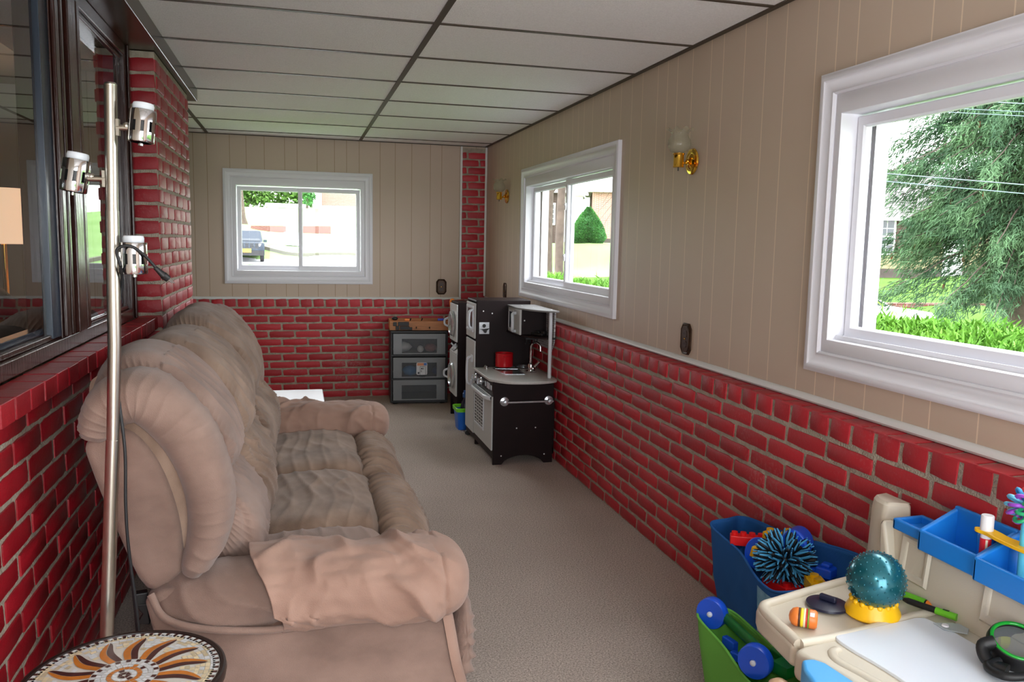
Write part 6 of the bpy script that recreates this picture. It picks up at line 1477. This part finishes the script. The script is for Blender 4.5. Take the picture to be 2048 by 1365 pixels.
def brickm(nm, a, b, mo):
    m = bpy.data.materials.new(nm); m.use_nodes = True; nt = m.node_tree; N = nt.nodes; L = nt.links; bs = N['Principled BSDF']; bs.inputs['Roughness'].default_value = .9
    tc = N.new('ShaderNodeTexCoord'); sp = N.new('ShaderNodeSeparateXYZ'); ad = N.new('ShaderNodeMath'); cb = N.new('ShaderNodeCombineXYZ'); L.new(tc.outputs['Object'], sp.inputs[0])
    ad.operation = 'ADD'; L.new(sp.outputs['X'], ad.inputs[0]); L.new(sp.outputs['Y'], ad.inputs[1]); L.new(ad.outputs[0], cb.inputs['X']); L.new(sp.outputs['Z'], cb.inputs['Y'])
    br = N.new('ShaderNodeTexBrick'); br.inputs['Scale'].default_value = 1; br.inputs['Brick Width'].default_value = .22; br.inputs['Row Height'].default_value = .075; br.inputs['Mortar Size'].default_value = .008
    br.inputs['Color1'].default_value = lin(a) + (1,); br.inputs['Color2'].default_value = lin(b) + (1,); br.inputs['Mortar'].default_value = lin(mo) + (1,)
    L.new(cb.outputs[0], br.inputs['Vector']); L.new(br.outputs['Color'], bs.inputs['Base Color']); return m
M_FBR = brickm('far_red_brick', (140, 92, 80), (156, 108, 94), (180, 166, 156)); M_PBR = brickm('far_pale_brick', (128, 92, 84), (140, 104, 96), (160, 140, 132)); M_DBR = brickm('far_brown_brick', (52, 36, 32), (62, 44, 40), (84, 74, 68))
M_WSID = mat('white_siding', (230, 230, 228), rough=.7)
house('yellow_house', 'pale yellow sided house with a white window behind the spruce tree', (27.9, 24.6, .12), -.32, 11, 8, 2.75, M_YSID, M_ROOF, 2.6, [(-3.25, 1.15, .95, 1.5), (2.5, 1.15, .95, 1.5)], door=(0, 0), base=M_FOUND, shutters=mat('maroon_shutter', (66, 30, 28), rough=.7), siding=True)
house('brick_house', 'white and red brick house on the lawn in the middle window right pane', (23.2, 49.2, 1.45), -.32, 7.6, 9, 3.9, M_FBR, mat('pale_shingles', (206, 206, 208), rough=.95, var=.1, vscale=3), 2.6, [(.9, 1.0, 1.0, 1.5)], base=M_FOUND)
t = house('white_house', 'white sided house wing left of the red brick house in the middle window', (18.0, 53.2, 1.6), -.30, 3.4, 7, 3.6, M_WSID, mat('pale_shingles', (206, 206, 208), rough=.95, var=.1, vscale=3), 2.2, [(-.4, 1.2, .8, 1.3)])
mb = MB(); mb.tube([(19.2, 50.6, 1.6), (19.2, 50.6, 4.7), (18.6, 50.7, 5.3)], .06, 8); mb.build('downspout', M_RAIL, t, smooth=60)
house('brown_house', 'brown brick house behind the trunks in the middle window left pane', (12.55, 40.0, .9), -.28, 2.7, 5, 3.6, M_DBR, M_ROOF, 2.0, [(.35, 1.7, .7, 1.1)], base=M_FOUND)
house('pale_brick_house', 'pale pink brick house on the rise in the back window right pane', (5.0, 75.2, 4.25), -.02, 8.2, 8, 4.4, M_PBR, M_ROOF, 3, [(2.2, 1.2, 1.1, 1.5)], base=mat('white_base', (220, 216, 210), rough=.9))
zs = terrain(.40, 75.6); t = thing('garden_shed', 'small white shed beside the pale brick house in the back window', 'shed', (.40, 76, zs))
MB().box(.0, .85, 75.5, 76.6, zs - .2, zs + 2.2).build('walls', M_WSID, t); MB().prism([(-.05, zs + 2.2), (.9, zs + 2.2), (.42, zs + 2.6)], 75.4, 76.7, lambda a, b, y: (a, y, b)).build('roof', M_ROOF, t)
t = house('white_cottage', 'low white cottage roof among the trees in the back window left pane', (-2.3, 84.0, 4.3), .1, 3.6, 5, .45, M_WSID, mat('white_roof', (226, 226, 228), rough=.9), .45, [(.5, .08, .5, .25)])
# retaining walls
M_RW = brickm('retaining_brick', (84, 40, 36), (100, 50, 44), (130, 110, 104))
def rwall(nm, lab, p0, p1, h, grp):
    p0, p1 = Vector(p0), Vector(p1); d = (p1-p0); d.normalize(); n = Vector((-d.y, d.x, 0))*.15; z0 = terrain(p0.x, p0.y) - .3; z1 = terrain(p1.x, p1.y) - .3; mb = MB()
    mb.add([(p0.x - n.x, p0.y - n.y, z0), (p1.x - n.x, p1.y - n.y, z1), (p1.x + n.x, p1.y + n.y, z1), (p0.x + n.x, p0.y + n.y, z0), (p0.x - n.x, p0.y - n.y, p0.z + h), (p1.x - n.x, p1.y - n.y, p1.z + h), (p1.x + n.x, p1.y + n.y, p1.z + h), (p0.x + n.x, p0.y + n.y, p0.z + h)], [(0,3,2,1),(4,5,6,7),(0,1,5,4),(1,2,6,5),(2,3,7,6),(3,0,4,7)])
    return tag(mb.build(nm, M_RW), lab, 'wall', grp)
rwall('retaining_wall', 'low red brick retaining wall left of the driveway in the back window left pane', (-4.75, 56.0, 1.72), (-2.3, 55.5, 1.76), .55, 'low brick retaining walls')
rwall('retaining_wall', 'low red brick retaining wall right of the driveway in the back window right pane', (-1.2, 55.3, 1.80), (.85, 54.8, 1.84), .52, 'low brick retaining walls')
rwall('retaining_wall', 'low red brick wall along the lawn behind the hedge in the near window', (16.2, 15.2, -.42), (24, 12.8, -.30), .12, 'low brick retaining walls')
# driveway gap
sheet('driveway', M_ROAD, 0, 0, 0, 0, 4, 20, .05, lambda u, v: (-2.25 + 1.0*u - .4*v, 45 + 22*v))
# ---------------------------------------------------------------- cars
M_TYRE = mat('tyre_rubber', (30, 30, 32), rough=.8); M_CGL = mat('car_glass', (40, 48, 56), rough=.08)
def car(name, lab, c, yaw_, bodym, kind):
    R_ = rot_z(yaw_); c = Vector(c); t = thing(name, lab, 'car', tuple(c)); P = lambda x, y, z: tuple(c + R_ @ Vector((x, y, z)))
    if kind == 'suv':
        prof = [(-2.25, .35), (-2.32, .75), (-2.25, 1.05), (-1.1, 1.12), (-.55, 1.72), (1.7, 1.75), (2.2, 1.15), (2.25, .4)]; W = 1.86; gl = [(-1.05, 1.14), (-.52, 1.66), (1.62, 1.68), (1.95, 1.16)]
    else:
        prof = [(-2.2, .3), (-2.28, .6), (-2.1, .82), (-1.1, .95), (-.25, 1.40), (.7, 1.45), (1.45, 1.08), (2.1, 1.0), (2.25, .65), (2.2, .3)]; W = 1.74; gl = [(-1.0, .97), (-.24, 1.35), (.68, 1.40), (1.35, 1.06)]
    mb = MB(); rows = []
    for y, s_ in ((-W/2, 0), (-W/2 + .03, .5), (-W/2 + .10, 1), (W/2 - .10, 1), (W/2 - .03, .5), (W/2, 0)):
        tz = .10*(1 - s_); rows.append([P(x*(1 - .012*(1-s_)), y if z < 1.1 else y*(1 - .14*(z-1.0)), z - (tz*.35 if z > .5 else -tz*.2)) for x, z in prof])
    mb.grid(rows, closev=False, closeu=True); n = len(prof); mb.f.append(tuple(range(n))); mb.m.append(0); mb.f.append(tuple(5*n + i for i in range(n))); mb.m.append(0); mb.build('body', bodym, t, smooth=35)
    mb = MB()
    for s_ in (-1, 1):
        yy_ = s_*(W/2 + .004); mb.add([P(x, yy_*(1 - .14*max(0, z-1.0)) if z > 1.1 else yy_, z) for x, z in gl], [(0, 1, 2, 3)])
    x0, z0 = gl[0]; x1, z1 = gl[1]; mb.add([P(x0 - .035, -W*.42, z0 + .02), P(x0 - .035, W*.42, z0 + .02), P(x1 - .03, W*.37, z1 - .01), P(x1 - .03, -W*.37, z1 - .01)], [(0, 1, 2, 3)])
    x0, z0 = gl[3]; x1, z1 = gl[2]; mb.add([P(x0 + .06, -W*.42, z0 + .02), P(x0 + .06, W*.42, z0 + .02), P(x1 + .05, W*.37, z1 - .01), P(x1 + .05, -W*.37, z1 - .01)], [(0, 1, 2, 3)])
    mb.build('windows', M_CGL, t)
    for x in (-1.4, 1.4):
        for s_ in (-1, 1): mb = MB(); a, b = Vector(P(x, s_*(W/2 - .18), .34)), Vector(P(x, s_*(W/2 + .01), .34)); mb.tube([a, b], [.34, .34], 24); w = mb.build('wheel', M_TYRE, t, smooth=40); m2 = MB(); m2.tube([b, b + (b-a).normalized()*.01], [.2, .2], 18); m2.build('hub', M_SILV, w, smooth=40)
    if kind == 'suv':
        gm_ = MB()
        for y in [-.52 + .26*k for k in range(5)]:
            for z in (.78, .88, .98): gm_.add([P(-2.335 + (.02 if z > .9 else 0), y - .09, z - .03), P(-2.335 + (.02 if z > .9 else 0), y + .09, z - .03), P(-2.33 + (.03 if z > .9 else 0), y + .09, z + .03), P(-2.33 + (.03 if z > .9 else 0), y - .09, z + .03)], [(0, 1, 2, 3)])
        gm_.build('grille', M_BLK, t)
        mb = MB(); mb.add([P(-2.37, -.22, .52), P(-2.37, .22, .52), P(-2.37, .22, .72), P(-2.37, -.22, .72)], [(0, 1, 2, 3)]); mb.build('number_plate', mat('orange_plate', (246, 176, 40), rough=.5), t)
        mb = MB()
        for s_ in (-1, 1): mb.add([P(-2.31, s_*.62, .86), P(-2.26, s_*.86, .86), P(-2.24, s_*.86, 1.0), P(-2.29, s_*.62, 1.0)], [(0, 1, 2, 3)])
        mb.build('headlamp', M_LGREY, t)
        mb = MB(); mb.add([P(*q) for q in ((-2.36, -.9, .36), (-2.36, .9, .36), (-2.36, .9, .62), (-2.36, -.9, .62), (-2.2, -.92, .36), (-2.2, .92, .36), (-2.2, .92, .62), (-2.2, -.92, .62))], [(0, 1, 2, 3), (0, 1, 5, 4), (3, 2, 6, 7), (0, 3, 7, 4), (1, 2, 6, 5)]); mb.build('bumper', M_TYRE, t)
        mb = MB()
        for s_ in (-1, 1): mb.obox(P(-.9, s_*1.05, 1.15), (.1, .2, .14), R_)
        mb.build('door_mirror', bodym, t)
    return t
car('suv', 'dark grey car with an orange front plate parked on the road in the back window', (-4.45, 42.4, terrain(-4.4, 41.5) + .03), PI/2 + .10, mat('slate_car_paint', (34, 44, 56), rough=.25, metal=.3), 'suv')
car('sedan', 'white car parked on the road behind the hedge in the near window', (11.75, 11.0, terrain(11.75, 11.0) + .03), PI - .26, mat('white_car_paint', (240, 242, 246), rough=.2), 'sedan')
# overhead wires
M_WIRE = mat('grey_wire', (96, 110, 120), rough=.6)
for k, (a, b, r_, lab) in enumerate((((7.9, 5.04, 2.68), (10.42, 4.35, 2.52), .011, 'thicker grey overhead wire across the middle of the near window, upper of two'), ((7.9, 5.02, 2.55), (10.42, 4.33, 2.37), .009, 'thin grey overhead wire just under the thicker one in the near window'),
        ((9.42, 4.79, 3.93), (10.44, 4.52, 3.90), .010, 'pale overhead wire near the top of the near window, highest of all'), ((9.13, 4.85, 3.80), (10.44, 4.50, 3.76), .007, 'faint overhead wire, second from the top in the near window'), ((9.13, 4.84, 3.73), (10.44, 4.49, 3.69), .007, 'faint overhead wire, third from the top in the near window'))):
    cq = Vector((-1.64, -7.18, 1.35)); a, b = cq + (Vector(a) - cq)*.68, cq + (Vector(b) - cq)*.68; d = b - a; r_ *= .68; pts = [a - d*2 + d*(i/24*6) + Vector((0, 0, .0)) for i in range(25)]
    mb = MB(); mb.tube(pts, r_, 6); tag(mb.build('power_line', M_WIRE, smooth=60), lab, 'wire', 'overhead wires')
# ---------------------------------------------------------------- living room things seen through the picture window
fl = thing('living_room_lamp', 'lit lamp with a cream drum shade in the room behind the picture window', 'lamp', (-3.25, -1.9, 0))
M_LSH = mat('lit_cream_shade', (255, 214, 176), rough=.8, emit=1.0)
mb = MB(); mb.lathe_open([(.155, 1.29), (.150, 1.60)], (-3.25, -1.9, 0), n=40); mb.build('lamp_shade', M_LSH, fl, smooth=60)
mb = MB(); mb.lathe([(0, 0), (.14, 0), (.14, .02), (.02, .04), (.015, 1.3), (0, 1.3)], (-3.25, -1.9, 0), n=24); mb.build('stand', M_BRASS, fl, smooth=40)
ch = thing('armchair', 'dark armchair back in the room behind the picture window', 'chair', (-3.3, -2.7, 0))
M_DARKF = mat('dark_grey_upholstery', (52, 54, 56), rough=.9)
puff('backrest', [(-3.75, .3), (-3.0, .3), (-2.95, .8), (-3.1, 1.08), (-3.4, 1.14), (-3.65, 1.08), (-3.8, .8)], -2.62, -2.42, mXZ, M_DARKF, ch, p=3, endp=4, nt=50, nv=20)
MB().box(-3.8, -2.95, -3.2, -2.5, .0, .45).build('seat', M_DARKF, ch, bevel=.05, seg=4)
t = tag(MB().box(-3.40, -3.12, -2.22, -2.02, .40, .88).build('storage_box', mat('orange_box', (206, 84, 28), rough=.6), bevel=.01), 'orange box on a low stand in the room behind the picture window', 'box')
t = tag(MB().box(-3.5, -3.05, -2.35, -1.98, 0, .40).build('low_stand', M_DARKF, bevel=.01), 'dark low stand under the orange box behind the picture window', 'stand')
# ---------------------------------------------------------------- light
w = bpy.data.worlds.new('sky'); SC.world = w; w.use_nodes = True
bgd = w.node_tree.nodes['Background']; bgd.inputs['Color'].default_value = (.93, .97, 1.0, 1); bgd.inputs['Strength'].default_value = SKY
def portal(nm, loc, size, rot):
    l = bpy.data.lights.new(nm, 'AREA'); l.shape = 'RECTANGLE'; l.size, l.size_y = size; l.cycles.is_portal = True
    o = bpy.data.objects.new(nm, l); COL.objects.link(o); o.location = loc; o.rotation_euler = rot
portal('portal_back', (-1.606, .06, 1.44), (1.0, .72), (-PI/2, 0, 0))
portal('portal_mid', (.06, -2.19, 1.425), (.72, 1.7), (0, PI/2, 0))
portal('portal_near', (.06, -5.78, 1.425), (.72, 1.7), (0, PI/2, 0))
portal('portal_added_door', (-1.25, YR - .1, 1.05), (1.9, 1.9), (PI/2, 0, 0))
def lamp_light(nm, loc, power, col, r=.05):
    l = bpy.data.lights.new(nm, 'POINT'); l.energy = power; l.color = col; l.shadow_soft_size = r
    o = bpy.data.objects.new(nm, l); COL.objects.link(o); o.location = loc
lamp_light('living_room_bulb', (-3.25, -1.9, 1.45), 12, (1.0, .78, .55))
if FLASH:   # the photographer's flash, just above the lens
    l = bpy.data.lights.new('camera_flash', 'SPOT'); l.energy = FLASH; l.spot_size = math.radians(95); l.spot_blend = .6; l.shadow_soft_size = .035; l.color = (.96, .98, 1)
    o = bpy.data.objects.new('camera_flash', l); COL.objects.link(o); M4 = co.matrix_world.copy(); M4.translation = Vector((CX, CY, CZ)) + up*.13 - fw*.02; o.matrix_world = M4
SC.view_settings.view_transform = 'Standard'; SC.view_settings.look = 'None'; SC.view_settings.gamma = 1.0; SC.view_settings.use_curve_mapping = False
SC.view_settings.exposure = EXPO
SC.cycles.use_denoising = True
SC.cycles.max_bounces = 8; SC.cycles.diffuse_bounces = 5; SC.cycles.glossy_bounces = 4; SC.cycles.transparent_max_bounces = 16; SC.cycles.sample_clamp_indirect = 8
SC.cycles.caustics_reflective = False; SC.cycles.caustics_refractive = False
